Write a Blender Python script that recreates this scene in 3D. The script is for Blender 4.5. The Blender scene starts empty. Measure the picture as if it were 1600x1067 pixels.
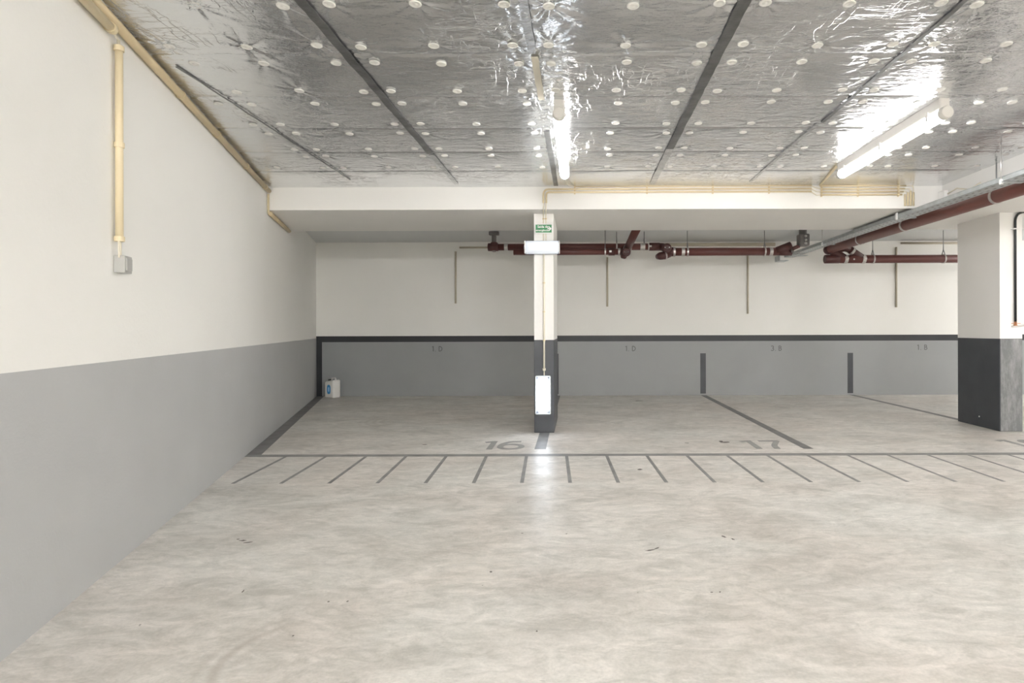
import bpy, bmesh, math, random
import numpy as np
from mathutils import Vector, Matrix, noise

random.seed(7)
SC = bpy.context.scene
COL = SC.collection
PI = math.pi

# ------------------------------------------------------------------ camera
F, PU, PV, CAMH = 900.0, 905.0, 514.0, 1.15
ROLL = math.radians(0.16)
cd = bpy.data.cameras.new('camera')
cd.sensor_fit = 'HORIZONTAL'
cd.sensor_width = 36.0
cd.lens = F / 1600 * 36.0
cd.shift_x = (800 - PU) / 1600
cd.shift_y = (PV - 533.5) / 1600
cd.clip_start = 0.05
cam = bpy.data.objects.new('camera', cd)
COL.objects.link(cam)
cam.location = (0, 0, CAMH)
cam.rotation_euler = (PI / 2, ROLL, 0)
SC.camera = cam


def P(u, v, D):
    """measurement of the photo: what stands at (u, v) at distance D along the garage"""
    a, b = u - PU, PV - v
    c, s = math.cos(ROLL), math.sin(ROLL)
    a, b = a * c + b * s, -a * s + b * c
    return Vector((a / F * D, D, CAMH + b / F * D))


# ------------------------------------------------------------------ dimensions
D_BACK = 9.95
D_BEAM0, D_BEAM1 = 6.16, 7.48
D_COL = 6.39
Z_CEIL = 2.673
Z_CEIL2 = 2.655
Z_BEAM = 2.43
Y_REAR = -6.0
X_RIGHT = 11.0
X_SIDE = 3.885
Z_DADO = 1.0


def xl(d):
    return -1.379 - 0.318 * d


WN = Vector((1, 0.318, 0)).normalized()      # left wall normal, into the room
WT = Vector((-0.318, 1, 0)).normalized()     # along the left wall, away from the camera


# ------------------------------------------------------------------ materials
def mat(name, col, rough=0.6, metal=0.0, bump=0.0, bscale=60.0, var=0.0, vscale=4.0, spec=0.5, emit=None, estr=0.0):
    m = bpy.data.materials.new(name)
    m.use_nodes = True
    nt = m.node_tree
    b = nt.nodes['Principled BSDF']
    b.inputs['Base Color'].default_value = (*col, 1)
    b.inputs['Roughness'].default_value = rough
    b.inputs['Metallic'].default_value = metal
    b.inputs['Specular IOR Level'].default_value = spec
    if emit:
        b.inputs['Emission Color'].default_value = (*emit, 1)
        b.inputs['Emission Strength'].default_value = estr
    tc = nt.nodes.new('ShaderNodeTexCoord')
    if var > 0:
        n = nt.nodes.new('ShaderNodeTexNoise')
        n.inputs['Scale'].default_value = vscale
        n.inputs['Detail'].default_value = 5
        nt.links.new(tc.outputs['Object'], n.inputs['Vector'])
        r = nt.nodes.new('ShaderNodeValToRGB')
        lo = [max(0, c * (1 - var)) for c in col]
        hi = [min(1, c * (1 + var)) for c in col]
        r.color_ramp.elements[0].position = 0.3
        r.color_ramp.elements[1].position = 0.7
        r.color_ramp.elements[0].color = (*lo, 1)
        r.color_ramp.elements[1].color = (*hi, 1)
        nt.links.new(n.outputs['Fac'], r.inputs['Fac'])
        nt.links.new(r.outputs['Color'], b.inputs['Base Color'])
    if bump > 0:
        n2 = nt.nodes.new('ShaderNodeTexNoise')
        n2.inputs['Scale'].default_value = bscale
        n2.inputs['Detail'].default_value = 4
        nt.links.new(tc.outputs['Object'], n2.inputs['Vector'])
        bp = nt.nodes.new('ShaderNodeBump')
        bp.inputs['Strength'].default_value = bump
        bp.inputs['Distance'].default_value = 0.004
        nt.links.new(n2.outputs['Fac'], bp.inputs['Height'])
        nt.links.new(bp.outputs['Normal'], b.inputs['Normal'])
    return m


M = {}
M['white_wall'] = mat('white_wall_paint', (0.84, 0.832, 0.798), 0.75, bump=0.25, bscale=45, var=0.015, vscale=1.2)
M['white_beam'] = mat('white_beam_paint', (0.83, 0.82, 0.795), 0.75, bump=0.15, bscale=30, var=0.02, vscale=1.5)
M['grey_dado_lit'] = mat('grey_dado_paint_lit', (0.47, 0.475, 0.475), 0.5, bump=0.2, bscale=70, var=0.03, vscale=2.0)  # same grey as the back dado, lightened for the brighter light on this wall
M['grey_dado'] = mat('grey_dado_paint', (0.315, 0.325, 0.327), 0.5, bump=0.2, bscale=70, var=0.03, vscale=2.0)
M['dark_paint'] = mat('anthracite_paint', (0.058, 0.062, 0.070), 0.45, bump=0.15, bscale=60, var=0.12, vscale=5)
M['number_paint'] = mat('floor_number_paint', (0.30, 0.295, 0.285), 0.5, bump=0.2, bscale=80, var=0.15, vscale=7)
M['bay_paint'] = mat('bay_line_paint', (0.185, 0.182, 0.178), 0.5, bump=0.2, bscale=80, var=0.2, vscale=7)
M['band_paint'] = mat('wall_band_paint', (0.034, 0.036, 0.040), 0.5, var=0.08, vscale=5)
M['line_paint'] = mat('floor_line_paint', (0.235, 0.232, 0.225), 0.5, bump=0.2, bscale=80, var=0.22, vscale=7)
M['letter_paint'] = mat('wall_letter_paint', (0.14, 0.143, 0.145), 0.6, var=0.1, vscale=9)
M['beige_pvc'] = mat('beige_pvc', (0.73, 0.625, 0.42), 0.45, var=0.04)
M['beige_dark'] = mat('beige_pvc_aged', (0.60, 0.49, 0.31), 0.5, var=0.08)
M['beige_back'] = mat('beige_pvc_muted', (0.50, 0.45, 0.35), 0.55, var=0.05)  # greyer, darker beige for the runs on the back wall
M['cable'] = mat('pale_cable_sheath', (0.74, 0.69, 0.57), 0.5)
M['red_pipe'] = mat('oxide_red_pipe', (0.135, 0.045, 0.039), 0.45, var=0.10, vscale=3)
M['red_long'] = mat('oxide_red_long_pipe', (0.21, 0.058, 0.042), 0.42, var=0.08, vscale=3)
M['red_fit'] = mat('oxide_red_fitting', (0.085, 0.030, 0.028), 0.45, var=0.12, vscale=8)
M['dark_iron'] = mat('dark_iron', (0.17, 0.155, 0.15), 0.5, var=0.15, vscale=9)
M['steel'] = mat('stainless_clamp', (0.62, 0.60, 0.58), 0.35, metal=0.75)
M['galv'] = mat('galvanised_steel', (0.50, 0.53, 0.54), 0.42, metal=0.6, var=0.12, vscale=14)
M['rod'] = mat('threaded_rod', (0.28, 0.29, 0.29), 0.5, metal=0.5)
M['grey_plastic'] = mat('grey_box_plastic', (0.42, 0.42, 0.40), 0.5)
M['white_plastic'] = mat('white_plastic', (0.80, 0.80, 0.78), 0.45)
M['disc'] = mat('disc_plastic', (0.78, 0.77, 0.73), 0.5)
M['lamp_body'] = mat('lamp_body_grey', (0.56, 0.54, 0.50), 0.5)
M['lamp_back'] = mat('lamp_backplate', (0.20, 0.23, 0.29), 0.4)
M['black'] = mat('black_rubber', (0.018, 0.019, 0.021), 0.4)
M['copper'] = mat('copper', (0.62, 0.30, 0.16), 0.35, metal=0.7)
M['green'] = mat('sign_green', (0.045, 0.25, 0.10), 0.4)
M['blue'] = mat('label_blue', (0.05, 0.27, 0.58), 0.4)
M['pale_blue'] = mat('label_pale_blue', (0.35, 0.62, 0.85), 0.4)
M['jerry'] = mat('jerrycan_hdpe', (0.74, 0.73, 0.70), 0.4, var=0.02)
M['speck'] = mat('dark_speck', (0.14, 0.125, 0.11), 0.7, var=0.3, vscale=30)
M['tape_dark'] = mat('dull_joint_tape', (0.20, 0.20, 0.20), 0.35, metal=0.7, bump=0.6, bscale=35, var=0.25, vscale=10)
M['tape_beige'] = mat('beige_joint_tape', (0.62, 0.58, 0.48), 0.55, var=0.08)
M['stain'] = mat('brown_stain', (0.40, 0.33, 0.24), 0.6, var=0.1)
M['tube'] = mat('tube_diffuser', (0.9, 0.9, 0.9), 0.3, emit=(1.0, 0.99, 0.985), estr=5.6)
M['tube_fill_mid'] = mat('tube_diffuser_fill_mid', (0.9, 0.9, 0.9), 0.3, emit=(1.0, 0.99, 0.985), estr=18.0)  # medium boost for unseen lamps that fill the right side
M['tube_fill'] = mat('tube_diffuser_fill', (0.9, 0.9, 0.9), 0.3, emit=(1.0, 0.99, 0.985), estr=58.0)  # strong boost for the unseen crosswise lamps added as fill
M['bulk'] = mat('bulkhead_diffuser', (0.55, 0.58, 0.62), 0.3, emit=(0.86, 0.92, 1.0), estr=0.085)
M['bulk2'] = mat('bulkhead_diffuser_bright', (0.9, 0.9, 0.9), 0.3, emit=(0.84, 0.91, 1.0), estr=2.6)


def floor_material():
    m = bpy.data.materials.new('polished_concrete')
    m.use_nodes = True
    nt = m.node_tree
    L = nt.links.new
    b = nt.nodes['Principled BSDF']
    tc = nt.nodes.new('ShaderNodeTexCoord')

    def noise_node(scale, detail, rough=0.55, sx=1, sy=1, dist=0.0):
        mp = nt.nodes.new('ShaderNodeMapping')
        mp.inputs['Scale'].default_value = (sx, sy, 1)
        L(tc.outputs['Object'], mp.inputs['Vector'])
        n = nt.nodes.new('ShaderNodeTexNoise')
        n.inputs['Scale'].default_value = scale
        n.inputs['Detail'].default_value = detail
        n.inputs['Roughness'].default_value = rough
        n.inputs['Distortion'].default_value = dist
        L(mp.outputs['Vector'], n.inputs['Vector'])
        return n

    def ramp(src, p0, p1, c0, c1):
        r = nt.nodes.new('ShaderNodeValToRGB')
        r.color_ramp.elements[0].position = p0
        r.color_ramp.elements[1].position = p1
        r.color_ramp.elements[0].color = (*c0, 1)
        r.color_ramp.elements[1].color = (*c1, 1)
        L(src, r.inputs['Fac'])
        return r.outputs['Color']

    def mix(fac, a, c, mode='MIX'):
        x = nt.nodes.new('ShaderNodeMix')
        x.data_type = 'RGBA'
        x.blend_type = mode
        if isinstance(fac, float):
            x.inputs[0].default_value = fac
        else:
            L(fac, x.inputs[0])
        for i, q in ((6, a), (7, c)):
            if isinstance(q, tuple):
                x.inputs[i].default_value = (*q, 1)
            else:
                L(q, x.inputs[i])
        return x.outputs[2]

    hue = ramp(noise_node(0.9, 4, 0.5, 0.8, 1.0, 0.6).outputs['Fac'], 0.35, 0.65, (0.735, 0.702, 0.658), (0.74, 0.735, 0.70))
    cloud = ramp(noise_node(1.5, 9, 0.64, 1.0, 1.5, 0.9).outputs['Fac'], 0.30, 0.62, (0.76, 0.75, 0.735), (1.02, 1.02, 1.02))
    c = mix(1.0, hue, cloud, 'MULTIPLY')
    fine = ramp(noise_node(9, 8, 0.7, 1, 2.2, 1.2).outputs['Fac'], 0.32, 0.60, (0.83, 0.83, 0.815), (1.04, 1.04, 1.04))
    c = mix(1.0, c, fine, 'MULTIPLY')
    mid = ramp(noise_node(3.6, 12, 0.72, 1.0, 1.8, 1.6).outputs['Fac'], 0.36, 0.60, (0.80, 0.795, 0.785), (1.05, 1.03, 1.03))
    c = mix(1.0, c, mid, 'MULTIPLY')
    grit = ramp(noise_node(90, 4, 0.6).outputs['Fac'], 0.35, 0.6, (0.93, 0.93, 0.93), (1.02, 1.02, 1.02))
    c = mix(1.0, c, grit, 'MULTIPLY')
    # thin scuffs and specks
    scuff = ramp(noise_node(5.5, 10, 0.75, 0.8, 3.0, 2.0).outputs['Fac'], 0.66, 0.74, (0, 0, 0), (1, 1, 1))
    c = mix(scuff, c, (0.36, 0.33, 0.30))
    spk = ramp(noise_node(26, 2, 0.5).outputs['Fac'], 0.775, 0.80, (0, 0, 0), (1, 1, 1))
    c = mix(spk, c, (0.22, 0.20, 0.18))
    # worn tyre arcs near the left wall
    sp = nt.nodes.new('ShaderNodeSeparateXYZ')
    L(tc.outputs['Object'], sp.inputs[0])

    def arcs(cx, cy, r0, r1, per, amp):
        def mth(op, a, bq=None, cq=None):
            k = nt.nodes.new('ShaderNodeMath')
            k.operation = op
            for i, q in enumerate((a, bq, cq)):
                if q is None:
                    continue
                if isinstance(q, (int, float)):
                    k.inputs[i].default_value = q
                else:
                    L(q, k.inputs[i])
            return k.outputs[0]
        dx = mth('SUBTRACT', sp.outputs['X'], cx)
        dy = mth('SUBTRACT', sp.outputs['Y'], cy)
        r = mth('SQRT', mth('ADD', mth('MULTIPLY', dx, dx), mth('MULTIPLY', dy, dy)))
        w = mth('SINE', mth('MULTIPLY', r, 2 * PI / per))
        w = mth('MULTIPLY', mth('ADD', w, 1.0), 0.5)
        band = mth('MULTIPLY', mth('SMOOTH_MIN', mth('MULTIPLY', mth('SUBTRACT', r, r0), 12), 1.0, 0.1),
                   mth('SMOOTH_MIN', mth('MULTIPLY', mth('SUBTRACT', r1, r), 12), 1.0, 0.1))
        band = mth('MAXIMUM', band, 0.0)
        side = mth('MAXIMUM', mth('MINIMUM', mth('MULTIPLY', mth('SUBTRACT', mth('MULTIPLY', dx, -1.0), 0.08), 6.0), 1.0), 0.0)
        return mth('MULTIPLY', mth('MULTIPLY', mth('MULTIPLY', w, band), side), amp)
    c = mix(arcs(-0.98, 2.02, 0.16, 0.36, 0.062, 0.5), c, (0.36, 0.32, 0.28))
    c = mix(arcs(-2.1, 7.3, 0.25, 0.7, 0.09, 0.3), c, (0.36, 0.32, 0.28))
    L(c, b.inputs['Base Color'])
    rr = ramp(noise_node(2.2, 6, 0.6, 1, 1.4, 0.5).outputs['Fac'], 0.3, 0.7, (0.30, 0.30, 0.30), (0.48, 0.48, 0.48))
    L(rr, b.inputs['Roughness'])
    b.inputs['Specular IOR Level'].default_value = 0.4
    bp = nt.nodes.new('ShaderNodeBump')
    bp.inputs['Strength'].default_value = 0.12
    bp.inputs['Distance'].default_value = 0.004
    L(noise_node(22, 6, 0.6).outputs['Fac'], bp.inputs['Height'])
    L(bp.outputs['Normal'], b.inputs['Normal'])
    return m


def foil_material(name, base=0.78, rough=0.15, strength=0.6):
    m = bpy.data.materials.new(name)
    m.use_nodes = True
    nt = m.node_tree
    L = nt.links.new
    b = nt.nodes['Principled BSDF']
    b.inputs['Base Color'].default_value = (base * 0.985, base, base * 1.01, 1)
    b.inputs['Metallic'].default_value = 0.92
    b.inputs['Roughness'].default_value = rough
    tc = nt.nodes.new('ShaderNodeTexCoord')

    def nz(scale, detail, rot, sx, sy, dist, kind='FBM'):
        mp = nt.nodes.new('ShaderNodeMapping')
        mp.inputs['Rotation'].default_value = (0, 0, rot)
        mp.inputs['Scale'].default_value = (sx, sy, 1)
        L(tc.outputs['Object'], mp.inputs['Vector'])
        n = nt.nodes.new('ShaderNodeTexNoise')
        n.noise_type = kind
        n.inputs['Scale'].default_value = scale
        n.inputs['Detail'].default_value = detail
        n.inputs['Roughness'].default_value = 0.55
        n.inputs['Distortion'].default_value = dist
        L(mp.outputs['Vector'], n.inputs['Vector'])
        return n.outputs['Fac']

    def mth(op, a, bq=None):
        k = nt.nodes.new('ShaderNodeMath')
        k.operation = op
        for i, q in enumerate((a, bq)):
            if q is None:
                continue
            if isinstance(q, (int, float)):
                k.inputs[i].default_value = q
            else:
                L(q, k.inputs[i])
        return k.outputs[0]

    def crease(src, width):
        # a thin raised fold where the noise crosses its middle value
        d = mth('ABSOLUTE', mth('SUBTRACT', src, 0.5))
        return mth('MAXIMUM', mth('SUBTRACT', 1.0, mth('DIVIDE', d, width)), 0.0)
    f1 = crease(nz(2.4, 3, 0.55, 1.0, 4.0, 0.5), 0.020)
    f2 = crease(nz(2.8, 3, -0.5, 4.0, 1.0, 0.5), 0.018)
    f3 = crease(nz(4.5, 2, 1.2, 1.0, 5.0, 0.3), 0.025)
    mask = nz(1.3, 2, 0.0, 1, 1, 0.3)
    mask = mth('MAXIMUM', mth('MULTIPLY', mth('SUBTRACT', mask, 0.42), 5.0), 0.0)
    mask = mth('MINIMUM', mask, 1.0)
    h = mth('MULTIPLY', mth('ADD', mth('ADD', f1, f2), mth('MULTIPLY', f3, 0.6)), mask)
    soft = nz(7.0, 4, 0.2, 1.0, 2.6, 0.4)
    soft2 = nz(38.0, 3, 0.9, 1.0, 1.8, 0.3)
    h = mth('ADD', mth('MULTIPLY', h, 0.55), mth('ADD', mth('MULTIPLY', soft, 0.9), mth('MULTIPLY', soft2, 0.30)))
    bp = nt.nodes.new('ShaderNodeBump')
    bp.inputs['Strength'].default_value = strength
    bp.inputs['Distance'].default_value = 0.009
    L(h, bp.inputs['Height'])
    L(bp.outputs['Normal'], b.inputs['Normal'])
    return m


M['floor'] = floor_material()
M['foil'] = foil_material('foil_faced_insulation')
M['foil_back'] = foil_material('foil_faced_insulation_dull', 0.62, 0.38, 0.4)  # darker, rougher foil than the front ceiling
M['tape_foil'] = foil_material('foil_joint_tape', 0.62, 0.24, 1.0)


# ------------------------------------------------------------------ mesh helpers
class MB:
    def __init__(s):
        s.bm = bmesh.new()

    def box(s, lo, hi, bev=0.0, seg=2):
        lo, hi = Vector(lo), Vector(hi)
        return s.obox((lo + hi) / 2, hi - lo, Matrix.Identity(3), bev, seg)

    def obox(s, c, size, R=None, bev=0.0, seg=2):
        t = bmesh.new()
        bmesh.ops.create_cube(t, size=1.0)
        for v in t.verts:
            v.co = Vector((v.co.x * size[0], v.co.y * size[1], v.co.z * size[2]))
        if bev > 0:
            bmesh.ops.bevel(t, geom=t.edges[:], offset=bev, segments=seg, affect='EDGES', profile=0.5)
        R = R or Matrix.Identity(3)
        for v in t.verts:
            v.co = R @ v.co + Vector(c)
        s._join(t)
        return s

    def _join(s, t):
        me = bpy.data.meshes.new('tmp')
        t.to_mesh(me)
        t.free()
        s.bm.from_mesh(me)
        bpy.data.meshes.remove(me)

    def tube(s, pts, r, seg=16, caps=True):
        pts = [Vector(p) for p in pts]
        n = len(pts)
        rs = r if isinstance(r, (list, tuple)) else [r] * n
        T = []
        for i in range(n):
            a = pts[min(i + 1, n - 1)] - pts[max(i - 1, 0)]
            T.append(a.normalized())
        up = Vector((0, 0, 1)) if abs(T[0].z) < 0.9 else Vector((1, 0, 0))
        N = (up - T[0] * up.dot(T[0])).normalized()
        rings = []
        for i in range(n):
            if i:
                N = (N - T[i] * N.dot(T[i])).normalized()
            B = T[i].cross(N)
            rings.append([s.bm.verts.new(pts[i] + (N * math.cos(2 * PI * k / seg) + B * math.sin(2 * PI * k / seg)) * rs[i]) for k in range(seg)])
        for i in range(n - 1):
            for k in range(seg):
                f = s.bm.faces.new((rings[i][k], rings[i][(k + 1) % seg], rings[i + 1][(k + 1) % seg], rings[i + 1][k]))
                f.smooth = True
        if caps:
            s.bm.faces.new(list(reversed(rings[0])))
            s.bm.faces.new(rings[-1])
        return s

    def profile(s, a, axis, prof, seg=24):
        """solid of revolution: prof = [(distance along axis, radius)]"""
        axis = Vector(axis).normalized()
        a = Vector(a)
        up = Vector((0, 0, 1)) if abs(axis.z) < 0.9 else Vector((1, 0, 0))
        N = (up - axis * up.dot(axis)).normalized()
        B = axis.cross(N)
        rings = []
        for d, r in prof:
            rings.append([s.bm.verts.new(a + axis * d + (N * math.cos(2 * PI * k / seg) + B * math.sin(2 * PI * k / seg)) * max(r, 1e-4)) for k in range(seg)])
        for i in range(len(rings) - 1):
            for k in range(seg):
                f = s.bm.faces.new((rings[i][k], rings[i][(k + 1) % seg], rings[i + 1][(k + 1) % seg], rings[i + 1][k]))
                f.smooth = True
        s.bm.faces.new(list(reversed(rings[0])))
        s.bm.faces.new(rings[-1])
        return s

    def ring(s, c, axis, R, w, t, seg=28):
        """flat strap bent round a pipe: inner radius R, width w, thickness t"""
        axis = Vector(axis).normalized()
        s.profile_ring(Vector(c) - axis * w / 2, axis, R, w, t, seg)
        return s

    def profile_ring(s, a, axis, R, w, t, seg):
        up = Vector((0, 0, 1)) if abs(axis.z) < 0.9 else Vector((1, 0, 0))
        N = (up - axis * up.dot(axis)).normalized()
        B = axis.cross(N)
        rings = []
        for d, r in ((0, R), (0, R + t), (w, R + t), (w, R)):
            rings.append([s.bm.verts.new(a + axis * d + (N * math.cos(2 * PI * k / seg) + B * math.sin(2 * PI * k / seg)) * r) for k in range(seg)])
        for i in range(4):
            A, Bq = rings[i], rings[(i + 1) % 4]
            for k in range(seg):
                s.bm.faces.new((A[k], A[(k + 1) % seg], Bq[(k + 1) % seg], Bq[k]))

    def slab(s, poly, z0, z1):
        """prism over a polygon of (x, y)"""
        lo = [s.bm.verts.new((x, y, z0)) for x, y in poly]
        hi = [s.bm.verts.new((x, y, z1)) for x, y in poly]
        n = len(poly)
        s.bm.faces.new(list(reversed(lo)))
        s.bm.faces.new(hi)
        for i in range(n):
            s.bm.faces.new((lo[i], lo[(i + 1) % n], hi[(i + 1) % n], hi[i]))
        return s

    def stroke(s, pts, w, mapf, th=0.002):
        """a painted stroke of width w along 2D points, as a thin ribbon; mapf(x, y, h) gives the point in the room"""
        pts = [Vector((p[0], p[1])) for p in pts]
        n = len(pts)
        L_, R_ = [], []
        for i in range(n):
            t = (pts[min(i + 1, n - 1)] - pts[max(i - 1, 0)]).normalized()
            q = Vector((-t.y, t.x)) * w / 2
            L_.append(pts[i] + q)
            R_.append(pts[i] - q)
        v = [[s.bm.verts.new(mapf(p.x, p.y, h)) for p in side] for side in (L_, R_) for h in (0, th)]
        l0, l1, r0, r1 = v
        for i in range(n - 1):
            s.bm.faces.new((l1[i], r1[i], r1[i + 1], l1[i + 1]))
            s.bm.faces.new((l0[i], l0[i + 1], r0[i + 1], r0[i]))
            s.bm.faces.new((l0[i], l1[i], l1[i + 1], l0[i + 1]))
            s.bm.faces.new((r0[i], r0[i + 1], r1[i + 1], r1[i]))
        s.bm.faces.new((l0[0], r0[0], r1[0], l1[0]))
        s.bm.faces.new((l0[-1], l1[-1], r1[-1], r0[-1]))
        return s

    def build(s, name, m, parent=None, origin=None):
        me = bpy.data.meshes.new(name)
        bmesh.ops.recalc_face_normals(s.bm, faces=s.bm.faces[:])
        if origin is not None:
            bmesh.ops.translate(s.bm, verts=s.bm.verts[:], vec=-Vector(origin))
        s.bm.to_mesh(me)
        s.bm.free()
        me.materials.append(m)
        o = bpy.data.objects.new(name, me)
        COL.objects.link(o)
        if origin is not None:
            o.location = origin
        if parent is not None:
            o.parent = parent
            o.location = o.location - parent.location if origin is not None else -Vector(parent.location)
        return o


def tag(o, label=None, cat=None, group=None, kind=None):
    if label:
        o['label'] = label
    if cat:
        o['category'] = cat
    if group:
        o['group'] = group
    if kind:
        o['kind'] = kind
    return o


def empty(name, loc, label, cat, group=None):
    o = bpy.data.objects.new(name, None)
    o.empty_display_size = 0.1
    COL.objects.link(o)
    o.location = loc
    return tag(o, label, cat, group)


def copy_tree(o, parent=None):
    c = o.copy()
    COL.objects.link(c)
    if parent is not None:
        c.parent = parent
    for ch in [x for x in bpy.data.objects if x.parent == o]:
        copy_tree(ch, c)
    return c


# ================================================================== the setting
fl = MB().slab([(xl(Y_REAR) - 0.1, Y_REAR - 0.1), (X_RIGHT + 0.1, Y_REAR - 0.1), (X_RIGHT + 0.1, D_BACK + 0.1), (xl(D_BACK) - 0.2, D_BACK + 0.1)], -0.12, 0.0)
floor = tag(fl.build('floor', M['floor']), 'pale mottled polished concrete floor with painted bay lines', None, kind='structure')

H_W = 2.95


def wall_slab(a, b, out, z0, z1):
    return [(a[0], a[1]), (b[0], b[1]), (b[0] + out[0], b[1] + out[1]), (a[0] + out[0], a[1] + out[1])]


lw_a, lw_b = (xl(Y_REAR), Y_REAR), (xl(D_BACK), D_BACK)
wl = MB().slab(wall_slab(lw_a, lw_b, tuple(-WN.xy * 0.2), 0, 0), 0.0, H_W)
wall_left = tag(wl.build('wall_left', M['white_wall']), kind='structure')
e = WN.xy * 0.0015
MB().slab([(lw_a[0], lw_a[1]), (lw_b[0], lw_b[1]), (lw_b[0] + e.x, lw_b[1] + e.y), (lw_a[0] + e.x, lw_a[1] + e.y)], 0.0, Z_DADO).build('painted_dado', M['grey_dado_lit'], wall_left)['label'] = 'grey painted lower part of the wall'
wb = MB().box((xl(D_BACK) - 0.1, D_BACK, 0), (X_RIGHT, D_BACK + 0.2, H_W))
wall_back = tag(wb.build('wall_back', M['white_wall']), kind='structure')
x0b = xl(D_BACK)
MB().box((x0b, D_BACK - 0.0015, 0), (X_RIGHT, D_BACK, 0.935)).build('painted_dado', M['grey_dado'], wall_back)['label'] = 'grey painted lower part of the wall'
MB().box((x0b, D_BACK - 0.003, 0.935), (X_RIGHT, D_BACK, 1.037)).build('painted_band', M['band_paint'], wall_back)['label'] = 'dark band along the top of the grey dado'
MB().box((x0b + 0.004, D_BACK - 0.003, 0.0), (x0b + 0.10, D_BACK, 0.935)).build('bay_stripe', M['band_paint'], wall_back)['label'] = 'dark upright stripe in the corner'
for uc, lab in ((868.5, 'dark upright stripe half hidden by the pillar'), (1098.5, 'dark upright stripe above the bay line of 17'), (1328.5, 'dark upright stripe above the third bay line')):
    x = P(uc, 580, D_BACK).x
    MB().box((x - 0.048, D_BACK - 0.003, 0.03), (x + 0.048, D_BACK, 0.725)).build('bay_stripe', M['dark_paint'], wall_back)['label'] = lab
MB().box((X_RIGHT, Y_REAR, 0), (X_RIGHT + 0.2, D_BACK, H_W)).build('wall_right', M['white_wall'])['kind'] = 'structure'
MB().box((xl(Y_REAR) - 0.3, Y_REAR - 0.2, 0), (X_RIGHT, Y_REAR, H_W)).build('wall_rear', M['white_wall'])['kind'] = 'structure'


# ------------------------------------------------------------------ foil ceiling: a pillowed, puckered sheet
JY0, JDY = 2.607, 0.5888
JX0, JDX = -0.255, 1.0255
joints_y = [JY0 + JDY * k for k in range(-15, 6)]
joints_x = [JX0 + JDX * k for k in range(-4, 5)]
rows = []                                     # fixing discs: two rows to a cross joint
for k in range(0, 5):
    jy = JY0 + JDY * k
    rows.append((jy - 0.102, k, 'near'))
    rows.append((jy + 0.098, k, 'far'))
rows.append((JY0 + JDY * 5 - 0.14, 5, 'near'))
rng = random.Random(3)
discs = []
for ry, k, side in rows:
    if ry < 2.45:
        continue
    for jx in joints_x:
        for ox in (-0.102, 0.100, 0.513):
            x = jx + ox + rng.uniform(-0.02, 0.02)
            y = ry + rng.uniform(-0.012, 0.012)
            if xl(y) + 0.16 < x < X_SIDE - 0.08:
                discs.append((x, y, k, side))


def ceiling_patch(x0, x1, y0, y1, step, z, detail=True):
    nx = int(round((x1 - x0) / step)) + 1
    ny = int(round((y1 - y0) / step)) + 1
    X, Y = np.meshgrid(np.linspace(x0, x1, nx), np.linspace(y0, y1, ny))
    Z = np.full_like(X, z)
    if detail:
        rs = np.random.RandomState(5)
        # long soft undulations
        for i in range(16):
            a = rs.uniform(0, PI)
            f = rs.uniform(2.0, 9.0)
            Z += 0.0016 / (1 + 0.25 * f) * np.sin(f * (X * np.cos(a) + Y * np.sin(a)) + rs.uniform(0, 6))
        # cross joints: a shallow valley with a sharp line
        for j in joints_y:
            d = np.abs(Y - j - 0.004 * np.sin(3 * X + j))
            Z += 0.0050 * np.exp(-(d / 0.010) ** 2) + 0.0022 * np.exp(-(d / 0.05) ** 2)
        for j in joints_x:
            d = np.abs(X - j)
            Z += 0.0025 * np.exp(-(d / 0.035) ** 2)
        # puckers round each fixing disc
        for (dx, dy, k, side) in discs:
            rx, ryy = X - dx, Y - dy
            r = np.sqrt(rx * rx + ryy * ryy)
            m = r < 0.42
            th = np.arctan2(ryy[m], rx[m])
            rm = r[m]
            n1, n2 = rs.randint(6, 10), rs.randint(11, 17)
            am = rs.uniform(0.3, 1.25) * (2.2 if dy < 3.2 else 1.0)
            pk = np.sin(n1 * th + rs.uniform(0, 6) + 3 * rm) + 0.7 * np.sin(n2 * th + rs.uniform(0, 6) - 6 * rm)
            fall = np.exp(-rm / 0.085) * (1 - np.exp(-(rm / 0.03) ** 2))
            Z[m] += am * 0.0028 * pk * fall + 0.0035 * np.exp(-(rm / 0.06) ** 2)
    verts = np.stack([X.ravel(), Y.ravel(), Z.ravel()], 1)
    idx = np.arange(nx * ny).reshape(ny, nx)
    quads = np.stack([idx[:-1, :-1].ravel(), idx[1:, :-1].ravel(), idx[1:, 1:].ravel(), idx[:-1, 1:].ravel()], 1)
    qx = verts[quads][:, :, 0].max(1)
    qy = verts[quads][:, :, 1].mean(1)
    keep = qx > (-1.379 - 0.318 * qy) - 0.01
    return verts, quads[keep]


def mesh_from(name, parts, m, **kw):
    V, Q, off = [], [], 0
    for v, q in parts:
        V.append(v)
        Q.append(q + off)
        off += len(v)
    V = np.concatenate(V)
    Q = np.concatenate(Q)
    me = bpy.data.meshes.new(name)
    me.from_pydata(V.tolist(), [], Q.tolist())
    me.polygons.foreach_set('use_smooth', [True] * len(me.polygons))
    me.materials.append(m)
    me.update()
    o = bpy.data.objects.new(name, me)
    COL.objects.link(o)
    return o


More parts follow.
